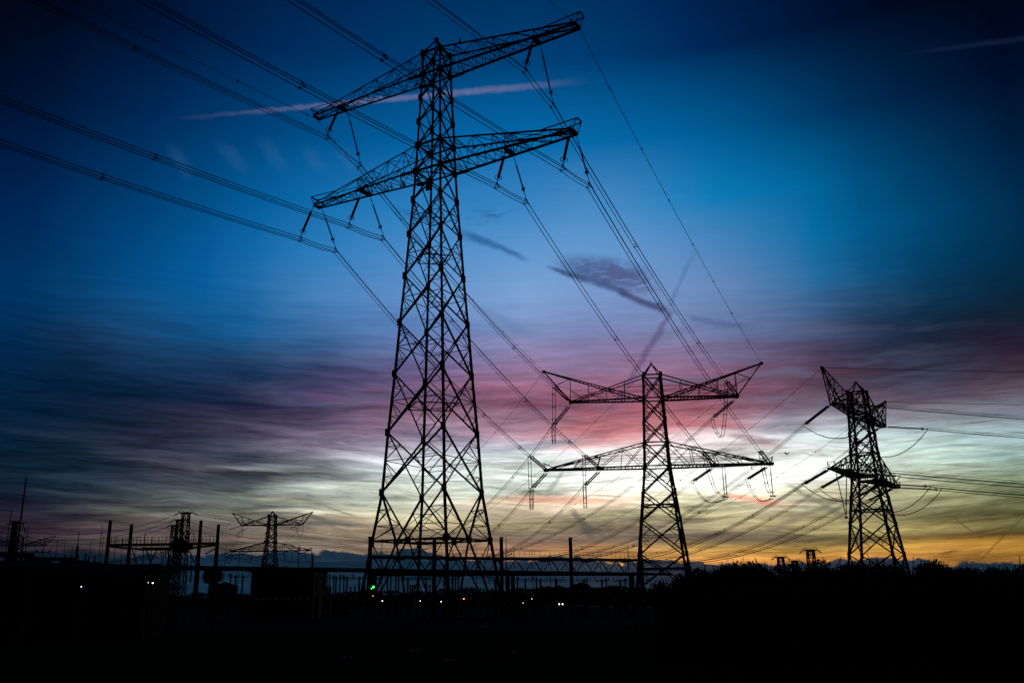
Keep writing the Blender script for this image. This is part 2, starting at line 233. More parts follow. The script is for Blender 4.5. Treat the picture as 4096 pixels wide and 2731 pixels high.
# the rest of the dome: night blue overhead and behind, dark below
off = M('MAXIMUM', smooth(M('ABSOLUTE', az), 36.0, 75.0), smooth(el, 38.0, 55.0))
sky = mix(off, sky, rgb('01040c'))
sky = mix(smooth(el, 0.0, -1.0), sky, rgb('010305'))
nish = NT.nodes.new('ShaderNodeTexSky'); nish.sky_type = 'NISHITA'; nish.sun_disc = False
nish.sun_elevation = R(-4.0); nish.sun_rotation = R(12.0)
bg = NT.nodes.new('ShaderNodeBackground'); bg.inputs['Strength'].default_value = 1.0
nb = NT.nodes.new('ShaderNodeBackground'); nb.inputs['Strength'].default_value = 0.005
addn = NT.nodes.new('ShaderNodeAddShader'); wo = NT.nodes.new('ShaderNodeOutputWorld')
NT.links.new(sky, bg.inputs['Color']); NT.links.new(nish.outputs[0], nb.inputs['Color'])
NT.links.new(bg.outputs[0], addn.inputs[0]); NT.links.new(nb.outputs[0], addn.inputs[1])
NT.links.new(addn.outputs[0], wo.inputs['Surface'])
# the sun has set: no sun lamp, the afterglow in the sky is the only daylight left

# ---------------------------------------------------------------- materials
def material(name, col, rough=0.8, spec=0.15, var=0.25, scale=3.0, metal=0.0):
    m = bpy.data.materials.new(name); m.use_nodes = True; n = m.node_tree; b = n.nodes['Principled BSDF']
    t = n.nodes.new('ShaderNodeTexCoord'); z = n.nodes.new('ShaderNodeTexNoise'); z.inputs['Scale'].default_value = scale; z.inputs['Detail'].default_value = 5
    r = n.nodes.new('ShaderNodeValToRGB')
    r.color_ramp.elements[0].position = 0.3; r.color_ramp.elements[1].position = 0.7
    r.color_ramp.elements[0].color = tuple(c*(1-var) for c in col)+(1,); r.color_ramp.elements[1].color = tuple(min(1, c*(1+var)) for c in col)+(1,)
    n.links.new(t.outputs['Object'], z.inputs['Vector']); n.links.new(z.outputs['Fac'], r.inputs[0]); n.links.new(r.outputs[0], b.inputs['Base Color'])
    b.inputs['Roughness'].default_value = rough; b.inputs['Specular IOR Level'].default_value = spec; b.inputs['Metallic'].default_value = metal
    return m
def lamp_mat(name, col, s):
    m = bpy.data.materials.new(name); m.use_nodes = True; b = m.node_tree.nodes['Principled BSDF']
    b.inputs['Base Color'].default_value = col+(1,); b.inputs['Emission Color'].default_value = col+(1,); b.inputs['Emission Strength'].default_value = s
    return m
STEEL = material('weathered_steel', (0.10, 0.11, 0.11), 0.75, 0.15, 0.3, 1.2)
WIRE = material('aluminium_wire', (0.10, 0.10, 0.10), 0.7, 0.1, 0.1)
GLASS = material('glazed_insulator', (0.07, 0.05, 0.045), 0.5, 0.2, 0.15)
CONC = material('concrete', (0.13, 0.13, 0.125), 0.9, 0.1, 0.2, 0.8)
WALL = material('dark_cladding', (0.02, 0.021, 0.023), 0.85, 0.1, 0.2, 0.5)
ROOF = material('bitumen_roof', (0.04, 0.04, 0.04), 0.9, 0.05, 0.2, 0.5)
BARK = material('bark', (0.05, 0.04, 0.03), 0.95, 0.05, 0.3, 4)
LEAF = material('dark_foliage', (0.035, 0.045, 0.02), 0.9, 0.05, 0.4, 1.5)
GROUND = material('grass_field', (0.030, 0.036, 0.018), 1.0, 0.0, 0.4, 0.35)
ASPH = material('asphalt', (0.045, 0.045, 0.048), 0.95, 0.05, 0.2, 1.0)
PAINT = material('road_paint', (0.55, 0.55, 0.52), 0.8, 0.1, 0.15, 6)
GRAV = material('gravel', (0.09, 0.085, 0.08), 1.0, 0.0, 0.35, 2.0)
CARP = material('dark_car_paint', (0.03, 0.035, 0.05), 0.35, 0.4, 0.1)
CARW = material('grey_car_paint', (0.20, 0.20, 0.21), 0.35, 0.4, 0.1)
RUB = material('rubber', (0.02, 0.02, 0.02), 0.9, 0.1, 0.1)
GLZ = material('dark_glazing', (0.02, 0.025, 0.03), 0.2, 0.4, 0.1)
FEATH = material('black_feathers', (0.02, 0.02, 0.022), 0.8, 0.1, 0.2, 8)
L_WHITE = lamp_mat('headlight_glow', (1.0, 0.80, 0.55), 8)
L_COOL = lamp_mat('cool_lamp_glow', (0.75, 0.85, 1.0), 6)
L_MINT = lamp_mat('mint_lamp_glow', (0.7, 1.0, 0.85), 6)
L_GREEN = lamp_mat('green_signal_glow', (0.03, 1.0, 0.12), 9)
L_AMBER = lamp_mat('amber_lamp_glow', (1.0, 0.42, 0.03), 6)
L_DIM = lamp_mat('dim_window_glow', (0.35, 0.5, 0.6), 0.006)

# ---------------------------------------------------------------- mesh helpers
class MB:
    def __init__(s): s.v = []; s.f = []
    def bar(s, p, q, w=0.1, prof='L', flip=0):
        p = Vector(p); q = Vector(q); d = q-p
        if d.length < 1e-5: return
        d.normalize(); a = Vector((0, 0, 1)) if abs(d.z) < 0.92 else Vector((0, 1, 0))
        x = d.cross(a).normalized(); y = d.cross(x).normalized(); h = w/2
        if prof == 'L':
            t = w*0.28; k = [(-h, -h), (h, -h), (h, -h+t), (-h+t, -h+t), (-h+t, h), (-h, h)]
            if flip: k = [(-u, v) for u, v in k][::-1]
        elif prof == 'B': k = [(-h, -h), (h, -h), (h, h), (-h, h)]
        else:
            n = prof; k = [(h*math.cos(2*math.pi*i/n), h*math.sin(2*math.pi*i/n)) for i in range(n)]
        n = len(k); b = len(s.v)
        for c in (p, q):
            for u, v in k: s.v.append(c+x*u+y*v)
        for i in range(n): s.f.append((b+i, b+(i+1) % n, b+n+(i+1) % n, b+n+i))
        s.f.append(tuple(range(b+n-1, b-1, -1))); s.f.append(tuple(range(b+n, b+2*n)))
    def box(s, c, sx, sy, sz, rz=0.0, taper=1.0):
        b = len(s.v); cz = math.cos(rz); sn = math.sin(rz)
        for k, z in enumerate((-sz/2, sz/2)):
            t = 1 if k == 0 else taper
            for x, y in ((-sx/2, -sy/2), (sx/2, -sy/2), (sx/2, sy/2), (-sx/2, sy/2)):
                s.v.append(Vector((c[0]+(x*cz-y*sn)*t, c[1]+(x*sn+y*cz)*t, c[2]+z)))
        for f in ((0, 3, 2, 1), (4, 5, 6, 7), (0, 1, 5, 4), (1, 2, 6, 5), (2, 3, 7, 6), (3, 0, 4, 7)): s.f.append(tuple(b+i for i in f))
    def beam(s, A, B, w, h):
        d = Vector(B)-Vector(A); d.normalize(); x = d.cross(Vector((0, 0, 1))).normalized()*(w/2); u = Vector((0, 0, h/2)); b = len(s.v)
        for c in (Vector(A), Vector(B)): s.v += [c-x-u, c+x-u, c+x+u, c-x+u]
        for f in ((0, 3, 2, 1), (4, 5, 6, 7), (0, 1, 5, 4), (1, 2, 6, 5), (2, 3, 7, 6), (3, 0, 4, 7)): s.f.append(tuple(b+i for i in f))
    def lathe(s, p, q, prof, n=8):
        """prof: list of (t along p-q, radius)"""
        p = Vector(p); q = Vector(q); d = (q-p); L = d.length; d.normalize(); a = Vector((0, 0, 1)) if abs(d.z) < 0.92 else Vector((0, 1, 0))
        x = d.cross(a).normalized(); y = d.cross(x).normalized(); b = len(s.v)
        for t, r in prof:
            for i in range(n):
                an = 2*math.pi*i/n; s.v.append(p+d*(t*L)+x*(r*math.cos(an))+y*(r*math.sin(an)))
        for j in range(len(prof)-1):
            for i in range(n): s.f.append((b+j*n+i, b+j*n+(i+1) % n, b+(j+1)*n+(i+1) % n, b+(j+1)*n+i))
        s.f.append(tuple(range(b+n-1, b-1, -1))); e = b+(len(prof)-1)*n; s.f.append(tuple(range(e, e+n)))
    def tube(s, pts, r, n=5):
        pts = [Vector(p) for p in pts]; b = len(s.v); m = len(pts)
        for i, p in enumerate(pts):
            d = (pts[min(i+1, m-1)]-pts[max(i-1, 0)]).normalized(); a = Vector((0, 0, 1)) if abs(d.z) < 0.95 else Vector((0, 1, 0))
            x = d.cross(a).normalized(); y = d.cross(x).normalized(); rr = r[i] if isinstance(r, (list, tuple)) else r
            for k in range(n):
                an = 2*math.pi*k/n; s.v.append(p+x*(rr*math.cos(an))+y*(rr*math.sin(an)))
        for i in range(m-1):
            for k in range(n): s.f.append((b+i*n+k, b+i*n+(k+1) % n, b+(i+1)*n+(k+1) % n, b+(i+1)*n+k))
        s.f.append(tuple(range(b+n-1, b-1, -1))); e = b+(m-1)*n; s.f.append(tuple(range(e, e+n)))
    def ring(s, c, nrm, R0, r, n=14, k=4):
        c = Vector(c); nrm = Vector(nrm).normalized(); a = Vector((0, 0, 1)) if abs(nrm.z) < 0.9 else Vector((0, 1, 0))
        x = nrm.cross(a).normalized(); y = nrm.cross(x).normalized(); b = len(s.v)
        for i in range(n):
            an = 2*math.pi*i/n; d = x*math.cos(an)+y*math.sin(an)
            for j in range(k):
                bn = 2*math.pi*j/k; s.v.append(c+d*(R0+r*math.cos(bn))+nrm*(r*math.sin(bn)))
        for i in range(n):
            for j in range(k): s.f.append((b+i*k+j, b+i*k+(j+1) % k, b+((i+1) % n)*k+(j+1) % k, b+((i+1) % n)*k+j))
    def mesh(s, name, mat):
        me = bpy.data.meshes.new(name); me.from_pydata([tuple(v) for v in s.v], [], s.f); me.materials.append(mat); me.update(); return me
    def build(s, name, mat, parent=None, org=None, smooth=False):
        """link as one object; coordinates are world ones, org is the origin of the thing"""
        o = Vector(org) if org is not None else Vector((0, 0, 0))
        if o.length: s.v = [Vector(v)-o for v in s.v]
        me = s.mesh(name, mat)
        if smooth: me.polygons.foreach_set('use_smooth', [True]*len(me.polygons))
        ob = bpy.data.objects.new(name, me); COL.objects.link(ob)
        if parent is not None: ob.parent = parent
        else: ob.location = o
        return ob
def tag(o, label=None, cat=None, group=None, kind=None):
    if label: o['label'] = label
    if cat: o['category'] = cat
    if group: o['group'] = group
    if kind: o['kind'] = kind
    return o
def empty(name, loc, label, cat, group=None, rz=0.0):
    o = bpy.data.objects.new(name, None); COL.objects.link(o); o.location = loc; o.rotation_euler = (0, 0, rz); o.empty_display_size = 0.5
    return tag(o, label, cat, group)
def copy_tree(o, parent=None):
    c = o.copy(); COL.objects.link(c); c.parent = parent
    for ch in list(o.children): copy_tree(ch, c)
    return c
def copy_thing(o, loc, rz=0.0, sc=1.0, label=None):
    c = copy_tree(o); c.location = loc; c.rotation_euler = (0, 0, rz)
    c.scale = sc if isinstance(sc, (tuple, list)) else (sc, sc, sc)
    if label: c['label'] = label
    return c

# ---------------------------------------------------------------- ground
g = MB(); GX = [-9000, -900, -300, -120, -40, 0, 40, 120, 300, 900, 9000]; GY = [-2000, -200, 0, 30, 60, 100, 150, 220, 300, 420, 700, 2000, 12000]
for y in GY:
    for x in GX: g.v.append(Vector((x, y, 0)))
for j in range(len(GY)-1):
    for i in range(len(GX)-1):
        a = j*len(GX)+i; g.f.append((a, a+1, a+len(GX)+1, a+len(GX)))
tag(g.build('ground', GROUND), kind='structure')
def sheet(name, x0, x1, y0, y1, z, m):
    s = MB(); s.v = [Vector(p) for p in ((x0, y0, z), (x1, y0, z), (x1, y1, z), (x0, y1, z))]; s.f = [(0, 1, 2, 3)]
    return tag(s.build(name, m), kind='structure')
sheet('gravel_yard', -190, 70, 140, 330, 0.004, GRAV)
RA, RD = Vector((18, 352, 0)), Vector((-.328, .944, 0)); RN = Vector((.944, .328, 0))
def strip(s, t0, t1, w0, w1, z):
    b = len(s.v); s.v += [RA+RD*t0+RN*w0+Vector((0, 0, z)), RA+RD*t0+RN*w1+Vector((0, 0, z)), RA+RD*t1+RN*w1+Vector((0, 0, z)), RA+RD*t1+RN*w0+Vector((0, 0, z))]; s.f.append((b, b+1, b+2, b+3))
rd = MB(); strip(rd, -220, 1500, -5, 5, .008); tag(rd.build('road', ASPH), kind='structure')
mk = MB()
for i in range(-24, 160): strip(mk, i*9.0, i*9.0+3, -.07, .07, .012)
for w in (-4.4, 4.4): strip(mk, -220, 1500, w-.07, w+.07, .012)
tag(mk.build('road_markings', PAINT), kind='structure')
for w in (-5.15, 5.15):
    k = MB(); k.beam(RA+RD*-220+RN*w+Vector((0, 0, .06)), RA+RD*1500+RN*w+Vector((0, 0, .06)), .3, .12); tag(k.build('kerb', CONC), kind='structure')

# ---------------------------------------------------------------- lattice pylons
def lerp(a, b, t): return a+(b-a)*t
def panel(mb, A0, B0, A1, B1, wd, wr, red=True):
    mb.bar(A0, B1, wd); mb.bar(B0, A1, wd, flip=1)
    # crossing point of the two diagonals
    w0 = (A0-B0).length; w1 = (A1-B1).length; t = w0/(w0+w1); C = lerp(A0, B1, t)
    if not red: return C
    for P0, P1 in ((A0, A1), (B0, B1)):
        m = lerp(P0, P1, t); mb.bar(m, C, wr)
        d0 = lerp(P0, C, 0.5); d1 = lerp(C, P1, 0.5)
        q0 = lerp(P0, m, 0.5); q1 = lerp(m, P1, 0.5)
        mb.bar(q0, d0, wr*0.8); mb.bar(d0, m, wr); mb.bar(q1, d1, wr*0.8); mb.bar(d1, m, wr)
        if red == 2:
            mb.bar(q0, lerp(P0, C, .25), wr*.7); mb.bar(q1, lerp(C, P1, .75), wr*.7)
    return C
CORN = [(-1, -1), (1, -1), (1, 1), (-1, 1)]
def gusset(mb, p, r, n):
    """small connection plate"""
    p = Vector(p); mb.box(p, r if n != 'x' else 0.05, r if n != 'y' else 0.05, r*1.3)
def legs(root, prof, zs, aspect, wl, bolts=(1, 3), zb=0.0, every=0.4):
    """prof(z)->half width; four tapering legs, two of them with climbing bolts"""
    for k, (sx, sy) in enumerate(CORN):
        m = MB(); c = lambda z: Vector((sx*prof(z), sy*prof(z)*aspect, z))
        for z0, z1 in zip(zs[:-1], zs[1:]):
            m.bar(c(z0), c(z1), wl if z0 < zs[-1]*0.45 else wl*0.85)
            m.box(c(z1), wl*1.22, wl*1.22, wl*2.4)
        m.box((sx*prof(0), sy*prof(0)*aspect, 0.2), 0.9, 0.9, 0.4)
        lg = m.build('leg', STEEL, root)
        if k in bolts:
            b = MB(); z = 3.0; i = 0
            for z0, z1 in zip(zs[:-1], zs[1:]): b.bar(c(z0), c(z1), .03, 'B')
            while z < zs[-1]:
                p = c(z); dx_ = (0.32, 0) if i % 2 else (0, 0.32)
                sgn = -sx if i % 2 else -sy
                d = Vector((sx*(0.34 if i % 2 else 0.0), sy*(0.0 if i % 2 else 0.34), 0))
                b.bar(p, p+d, 0.028, 4); z += every; i += 1
            b.build('step_bolts', STEEL, lg)
def faces(root, prof, zs, aspect, wd, wr, kz=None, red=True):
    for k in range(4):
        (ax, ay), (bx, by) = CORN[k], CORN[(k+1) % 4]; m = MB()
        A = lambda z: Vector((ax*prof(z), ay*prof(z)*aspect, z)); B = lambda z: Vector((bx*prof(z), by*prof(z)*aspect, z))
        for z0, z1 in zip(zs[:-1], zs[1:]):
            rd = 0 if z1-z0 < 2.9 else red
            panel(m, A(z0), B(z0), A(z1), B(z1), wd*(1.0 if z0 < 30 else .85), wr, rd)
        if kz:   # splayed foot: V down to the belt, inverted V below it
            zt, zb_ = kz; mid = (A(zb_)+B(zb_))/2
            for P in (A, B):
                m.bar(P(zt), mid, wd*1.15); m.bar(P(zb_), mid, wd); m.bar(mid, P(0.4), wd)
                for f in (0.36, 0.7):
                    z = lerp(zt, zb_, f); m.bar(P(z), lerp(P(zt), mid, f), wr)
                m.bar(lerp(P(zt), mid, 0.7), P(zb_), wr); m.bar(lerp(P(zt), mid, .36), P(lerp(zt, zb_, .7)), wr)
                m.bar(lerp(P(zt), mid, 0.7), P(lerp(zt, zb_, .36)), wr*.8)
                for f in (0.33, 0.66):
                    z = lerp(zb_, 0.4, f); m.bar(P(z), lerp(mid, P(0.4), f), wr)
                m.bar(lerp(mid, P(0.4), .33), P(zb_), wr); m.bar(lerp(mid, P(.4), .66), P(lerp(zb_, .4, .33)), wr)
            m.box(mid, .35, .35, .4)
        m.build('face_bracing', STEEL, root)
def diaphragm(root, prof, z, aspect, w, name='plan_bracing', full=False):
    m = MB(); a = prof(z); b = a*aspect
    mids = [Vector((0, -b, z)), Vector((a, 0, z)), Vector((0, b, z)), Vector((-a, 0, z))]
    for i in range(4): m.bar(mids[i], mids[(i+1) % 4], w)
    cs = [Vector((sx*a, sy*b, z)) for sx, sy in CORN]
    if full:
        for i in range(4): m.bar(cs[i], cs[(i+1) % 4], w*1.1)
    m.build(name, STEEL, root)

# --- the tall suspension pylon in front
P1O = Vector((-6.79, 74.45, 0)); P1T = R(29.88)
def p1(l, t, z):
    return P1O+Vector((math.cos(P1T)*l+math.sin(P1T)*t, -math.sin(P1T)*l+math.cos(P1T)*t, z))
LV = [(0, 4.82), (9.16, 3.59), (13.03, 3.07), (18.0, 2.80), (23.04, 2.46), (27.64, 2.20), (31.9, 1.92), (35.87, 1.70), (39.22, 1.48), (42.05, 1.35), (44.68, 1.26), (47.1, 1.18), (49.6, 1.08), (52.09, 1.0), (54.37, 0.97)]
def prof1(z):
    for (z0, a0), (z1, a1) in zip(LV[:-1], LV[1:]):
        if z <= z1: return a0+(a1-a0)*(z-z0)/(z1-z0)
    return LV[-1][1]
AS1 = 0.91
py1 = empty('lattice_pylon', P1O, 'tallest lattice pylon with two level crossarms, in front of the substation', 'pylon', 'high voltage pylons', -P1T)
legs(py1, prof1, [0]+[z for z, a in LV[1:]], AS1, 0.25)
faces(py1, prof1, [z for z, a in LV if z >= 13], AS1, 0.13, 0.062, (13.03, 9.16), 2)
for z in (20.3, 33.6): diaphragm(py1, prof1, z, AS1, 0.09, full=False)
diaphragm(py1, prof1, 9.16, AS1, 0.12, 'belt', full=True)
for z in (42.05, 44.68, 52.09, 54.37):
    m = MB(); a = prof1(z); cs = [Vector((sx*a, sy*a*AS1, z)) for sx, sy in CORN]
    for i in range(4): m.bar(cs[i], cs[(i+1) % 4], 0.17)
    m.bar(cs[0], cs[2], .08); m.bar(cs[1], cs[3], .08)
    for c in cs: m.box(c, .27, .27, .45)
    m.build('belt', STEEL, py1)
m = MB()
for sx, sy in CORN: m.bar((sx*.97, sy*.97*AS1, 54.37), (0, 0, 56), 0.11)
m.box((0, 0, 56.02), .3, .3, .28); m.build('peak', STEEL, py1)
def crossarm1(s, zb, zt, L, att):
    m = MB(); a = prof1(zb); at_ = prof1(zt); hw = 0.45
    ls = [0, .115, .265, .41, .56, .70, .84, 1.0]
    if att not in (None,): ls[5] = (att-a)/(L-a)
    bot = lambda f, sy: Vector((s*lerp(a, L, f), sy*lerp(a*AS1, hw, f), zb))
    topc = lambda f, sy: Vector((s*lerp(at_, L, f), sy*lerp(at_*AS1, hw, f), lerp(zt, zb+0.15, f)))
    for sy in (-1, 1):
        m.bar(bot(0, sy), bot(1, sy), 0.17); m.bar(topc(0, sy), topc(1, sy), 0.12)
        for i, f in enumerate(ls[1:-1]):
            m.bar(bot(f, sy), topc(f, sy), 0.06)
        for i in range(len(ls)-2):
            m.bar(topc(ls[i], sy), bot(ls[i+1], sy), 0.065)
        fs = [i/14 for i in range(15)]
    for i in range(14):
        f0, f1 = fs[i], fs[i+1]; sg = 1 if i % 2 else -1
        m.bar(bot(f0, sg), bot(f1, -sg), 0.06)
        if i % 2: m.bar(bot(f0, -1), bot(f0, 1), 0.05)
        else: m.bar(bot(f0, -sg), bot(f1, sg), 0.045)
    for i in range(len(ls)-1):
        sg = 1 if i % 2 else -1
        m.bar(topc(ls[i], sg), topc(ls[i+1], -sg), 0.055)
        if i: m.bar(topc(ls[i], -1), topc(ls[i], 1), 0.05)
        # inner bracing across the section
        m.bar(topc(ls[i+1], sg), bot(ls[i+1], -sg), 0.045)
    m.bar(bot(1, -1), bot(1, 1), 0.2); m.box((s*L, 0, zb), .22, .9, .2)
    f = ls[5]; m.bar(bot(f, -1), bot(f, 1), 0.26); m.box(bot(f, 0)-Vector((0, 0, .05)), .5, .9, .16)
    for sy in (-1, 1): m.box(bot(0, sy)+Vector((s*.7, 0, -.02)), 1.7, .2, .22)
    arm = m.build('crossarm', STEEL, py1)
    b = MB()   # raised frame on the tip
    up = [Vector((s*(L+.45), sy*hw*.95, zb+1.0)) for sy in (-1, 1)]
    for k, sy in enumerate((-1, 1)):
        b.bar(topc(.76, sy), up[k], 0.08); b.bar(up[k], bot(1, sy), 0.075); b.bar(up[k], bot(.94, sy), 0.05)
    b.bar(up[0], up[1], 0.1)
    b.build('tip_frame', STEEL, arm)
crossarm1(1, 52.09, 54.37, 14.86, 10.8); crossarm1(-1, 52.09, 54.37, 14.86, 11.3)
crossarm1(1, 42.07, 44.68, 14.22, 7.85); crossarm1(-1, 42.07, 44.68, 14.22, 8.1)
m = MB(); m.box((0.1, -prof1(46)*AS1-.06, 40.2), .6, .04, .8); m.build('plate', STEEL, py1)

# --- terminal pylons with raised horns
def horn_pylon(loc, psi, D, label, detail=True, ck=1.0):
    root = empty('lattice_pylon', loc, label, 'pylon', 'high voltage pylons', -psi)
    A_ = [(0, D['ab']), (D['zlb'], D['alb']), (D['zt'], D['at'])]
    def prof(z):
        if z <= D['zlb']: return lerp(D['ab'], D['alb'], z/D['zlb'])
        return lerp(D['alb'], D['at'], (z-D['zlb'])/(D['zt']-D['zlb']))
    zs = [0, 5.2, 9.9, 14.6, 18.6, D['zlb'], D['zlt'], (D['zlt']+D['zu'])/2, D['zu'], D['zt']]
    legs(root, prof, zs, 1.0, 0.26*ck, (0, 2, 1), every=0.45)
    faces(root, prof, zs, 1.0, 0.15*ck, 0.07*ck, None, True if detail else 0)
    for z in (16.7, 8): diaphragm(root, prof, z, 1, .1*ck, full=True)
    for z in (D['zlb'], D['zlt'], D['zu'], D['zt']):
        m = MB(); a = prof(z); cs = [Vector((sx*a, sy*a, z)) for sx, sy in CORN]
        for i in range(4): m.bar(cs[i], cs[(i+1) % 4], 0.15*ck)
        for c in cs: m.box(c, .31*ck, .31*ck, .5)
        m.build('belt', STEEL, root)
    m = MB()
    for sx, sy in CORN: m.bar((sx*prof(D['zt']), sy*prof(D['zt']), D['zt']), (0, 0, D['apex']), 0.12*ck)
    m.box((0, 0, D['apex']), .28, .28, .35); m.build('peak', STEEL, root)
    hw = D['hw']
    for s in (-1, 1):
        # upper arm: level bottom chord, falling top chord and a horn rising to the earth-wire tip
        m = MB(); a = prof(D['zu']); at_ = prof(D['zt']); Lu = D['tu']
        bot = lambda f, sy: Vector((s*lerp(a, Lu, f), sy*lerp(a, hw, f), D['zu']))
        tp = lambda f, sy: Vector((s*lerp(at_, Lu, f), sy*lerp(at_, hw, f), lerp(D['zt'], D['zu'], f)))
        HL, HZ = D['hornL'], D['hornZ']
        hn = lambda f, sy: Vector((s*lerp(a, HL, f), sy*lerp(a, 0.12, f), lerp(D['zu'], HZ, f)))
        fh = lambda f: (lerp(a, Lu, f)-a)/(HL-a)
        for sy in (-1, 1):
            m.bar(bot(0, sy), bot(1, sy), 0.2*ck); m.bar(tp(0, sy), tp(1, sy), 0.13*ck)
            fs = [0, .26, .5, .75, 1.0]
            for i, f in enumerate(fs[1:]):
                h = hn(fh(f), sy); t_ = tp(f, sy); top_ = h if h.z > t_.z else t_
                m.bar(bot(f, sy), top_, 0.075*ck)
            for z in (.9, 1.7):
                m.bar((s*a, sy*a, D['zu']+z), (s*Lu*.98, sy*hw, D['zu']+z), 0.055*ck)
            for f0, f1 in ((.26, .5), (.5, .75), (.75, 1.0)): m.bar(bot(f0, sy), tp(f1, sy) if f1 < .6 else hn(fh(f1), sy)*.5+bot(f1, sy)*.5, 0.06*ck)
        n = 22
        for i in range(n):
            sg = 1 if i % 2 else -1; m.bar(bot(i/n, sg), bot((i+1)/n, -sg), 0.075*ck)
        m.box((s*Lu, 0, D['zu']), .5, 1.1, .34)
        arm = m.build('crossarm', STEEL, root)
        h = MB()
        for sy in (-1, 1):
            h.bar(hn(0, sy), hn(1, sy), 0.14*ck); h.bar(bot(1, sy), hn(1, sy), 0.13*ck)
        n = 26
        for i in range(n):
            sg = 1 if i % 2 else -1; h.bar(hn(i/n, sg), hn((i+1)/n, -sg), 0.06*ck)
        for i in range(9):
            sg = 1 if i % 2 else -1; h.bar(lerp(bot(1, sg), hn(1, sg), i/9), lerp(bot(1, -sg), hn(1, -sg), (i+1)/9), 0.07*ck)
        q = hn(fh(1.0), 0); h.bar(q, lerp(bot(1, 0), hn(1, 0), .55), .09*ck); h.bar(lerp(q, bot(1, 0), .45), lerp(bot(1, 0), hn(1, 0), .55), .06*ck)
        h.box(hn(1, 0), .5, .35, .35); h.build('horn', STEEL, arm)
        # lower arm
        m = MB(); a = prof(D['zlb']); at_ = prof(D['zlt']); Ll = D['tl']
        bot = lambda f, sy: Vector((s*lerp(a, Ll, f), sy*lerp(a, hw, f), D['zlb']))
        tp = lambda f, sy: Vector((s*lerp(at_, Ll*.93, f), sy*lerp(at_, hw, f), lerp(D['zlt'], D['zlb']+.35, f)))
        for sy in (-1, 1):
            m.bar(bot(0, sy), bot(1, sy), 0.2*ck); m.bar(tp(0, sy), tp(1, sy), 0.13*ck); m.bar(tp(1, sy), bot(1, sy), .1*ck)
            fs = [0.0, .24, .48, .72, 1.0]
            for f in fs[1:-1]: m.bar(bot(f, sy), tp(f, sy), 0.085*ck)
            for f0, f1 in ((.22, .0), (.46, .24), (.7, .48), (.94, .72)): m.bar(tp(f1, sy), bot(f0 if f0 > .3 else .2, sy), 0.08*ck)
            m.bar(tp(.24, sy), bot(.0, sy), .06*ck)
            for z, f in ((.85, .8), (1.6, .55)): m.bar((s*a, sy*a, D['zlb']+z), (s*Ll*f, sy*lerp(a, hw, f), D['zlb']+z), 0.055*ck)
        n = 28
        for i in range(n):
            sg = 1 if i % 2 else -1; m.bar(bot(i/n, sg), bot((i+1)/n, -sg), 0.075*ck)
        n = 12
        for i in range(n):
            sg = 1 if i % 2 else -1; m.bar(tp(i/n, sg), tp((i+1)/n, -sg), 0.06*ck)
        m.box((s*Ll, 0, D['zlb']), .7, 1.2, .35); m.box((s*8.2, 0, D['zlb']), 1.0, 1.6, .35)
        arm = m.build('crossarm', STEEL, root)
        h = MB()
        for sy in (-1, 1):
            h.bar(bot(.9, sy)+Vector((0, 0, .2)), bot(1, sy)+Vector((s*.3, 0, 1.0)), .06*ck); h.bar(bot(1, sy), bot(1, sy)+Vector((s*.3, 0, 1.0)), .07*ck)
        h.bar(bot(1, -1)+Vector((s*.3, 0, 1.0)), bot(1, 1)+Vector((s*.3, 0, 1.0)), .06*ck); h.build('tip_frame', STEEL, arm)
    return root
D2 = dict(apex=37.72, zt=35.82, zu=32.31, zlt=25.69, zlb=22.27, at=1.25, alb=1.79, ab=4.32, hornL=16.15, hornZ=37.16, tu=12.21, tl=16.19, hw=.5)
D3 = dict(apex=37.56, zt=35.81, zu=31.91, zlt=25.69, zlb=21.71, at=1.2, alb=1.9, ab=4.4, hornL=16.6, hornZ=36.91, tu=12.99, tl=17.07, hw=.5)
P2O = Vector((20.81, 129.99, 0)); P2T = 0.1009
P3O = Vector((56.6, 143.85, 0)); P3T = -0.9213
def frame(O, T):
    return lambda l, t, z: O+Vector((math.cos(T)*l+math.sin(T)*t, -math.sin(T)*l+math.cos(T)*t, z))
p2 = frame(P2O, P2T); p3 = frame(P3O, P3T)
py2 = horn_pylon(P2O, P2T, D2, 'broad horned lattice pylon seen face on, between the tallest and the rightmost', True, 1.22)
py3 = horn_pylon(P3O, P3T, D3, 'lattice pylon seen edge on, rightmost of all, rising from behind the dark treeline', True, 1.3)
def far_pylon(px, ptop, label, T, sx=1.0):
    H = 37.72
    Y = 380.0
    for _ in range(30):
        q = at(px, ptop, Y); Y *= 1+(H-q.z)/H*0.8
    q = at(px, ptop, Y)
    r = horn_pylon((q.x, q.y, 0), T, D2, label, False, 2.0)
    return r, Vector((q.x, q.y, 0)), T
py4, P4O, P4T = far_pylon(1091, 2044, 'small distant lattice pylon with horned arms above the flat roofed substation hall', 0.04)
py5, P5O, P5T = far_pylon(84, 2137, 'faint distant lattice pylon low at the left edge among thin masts', -0.35)

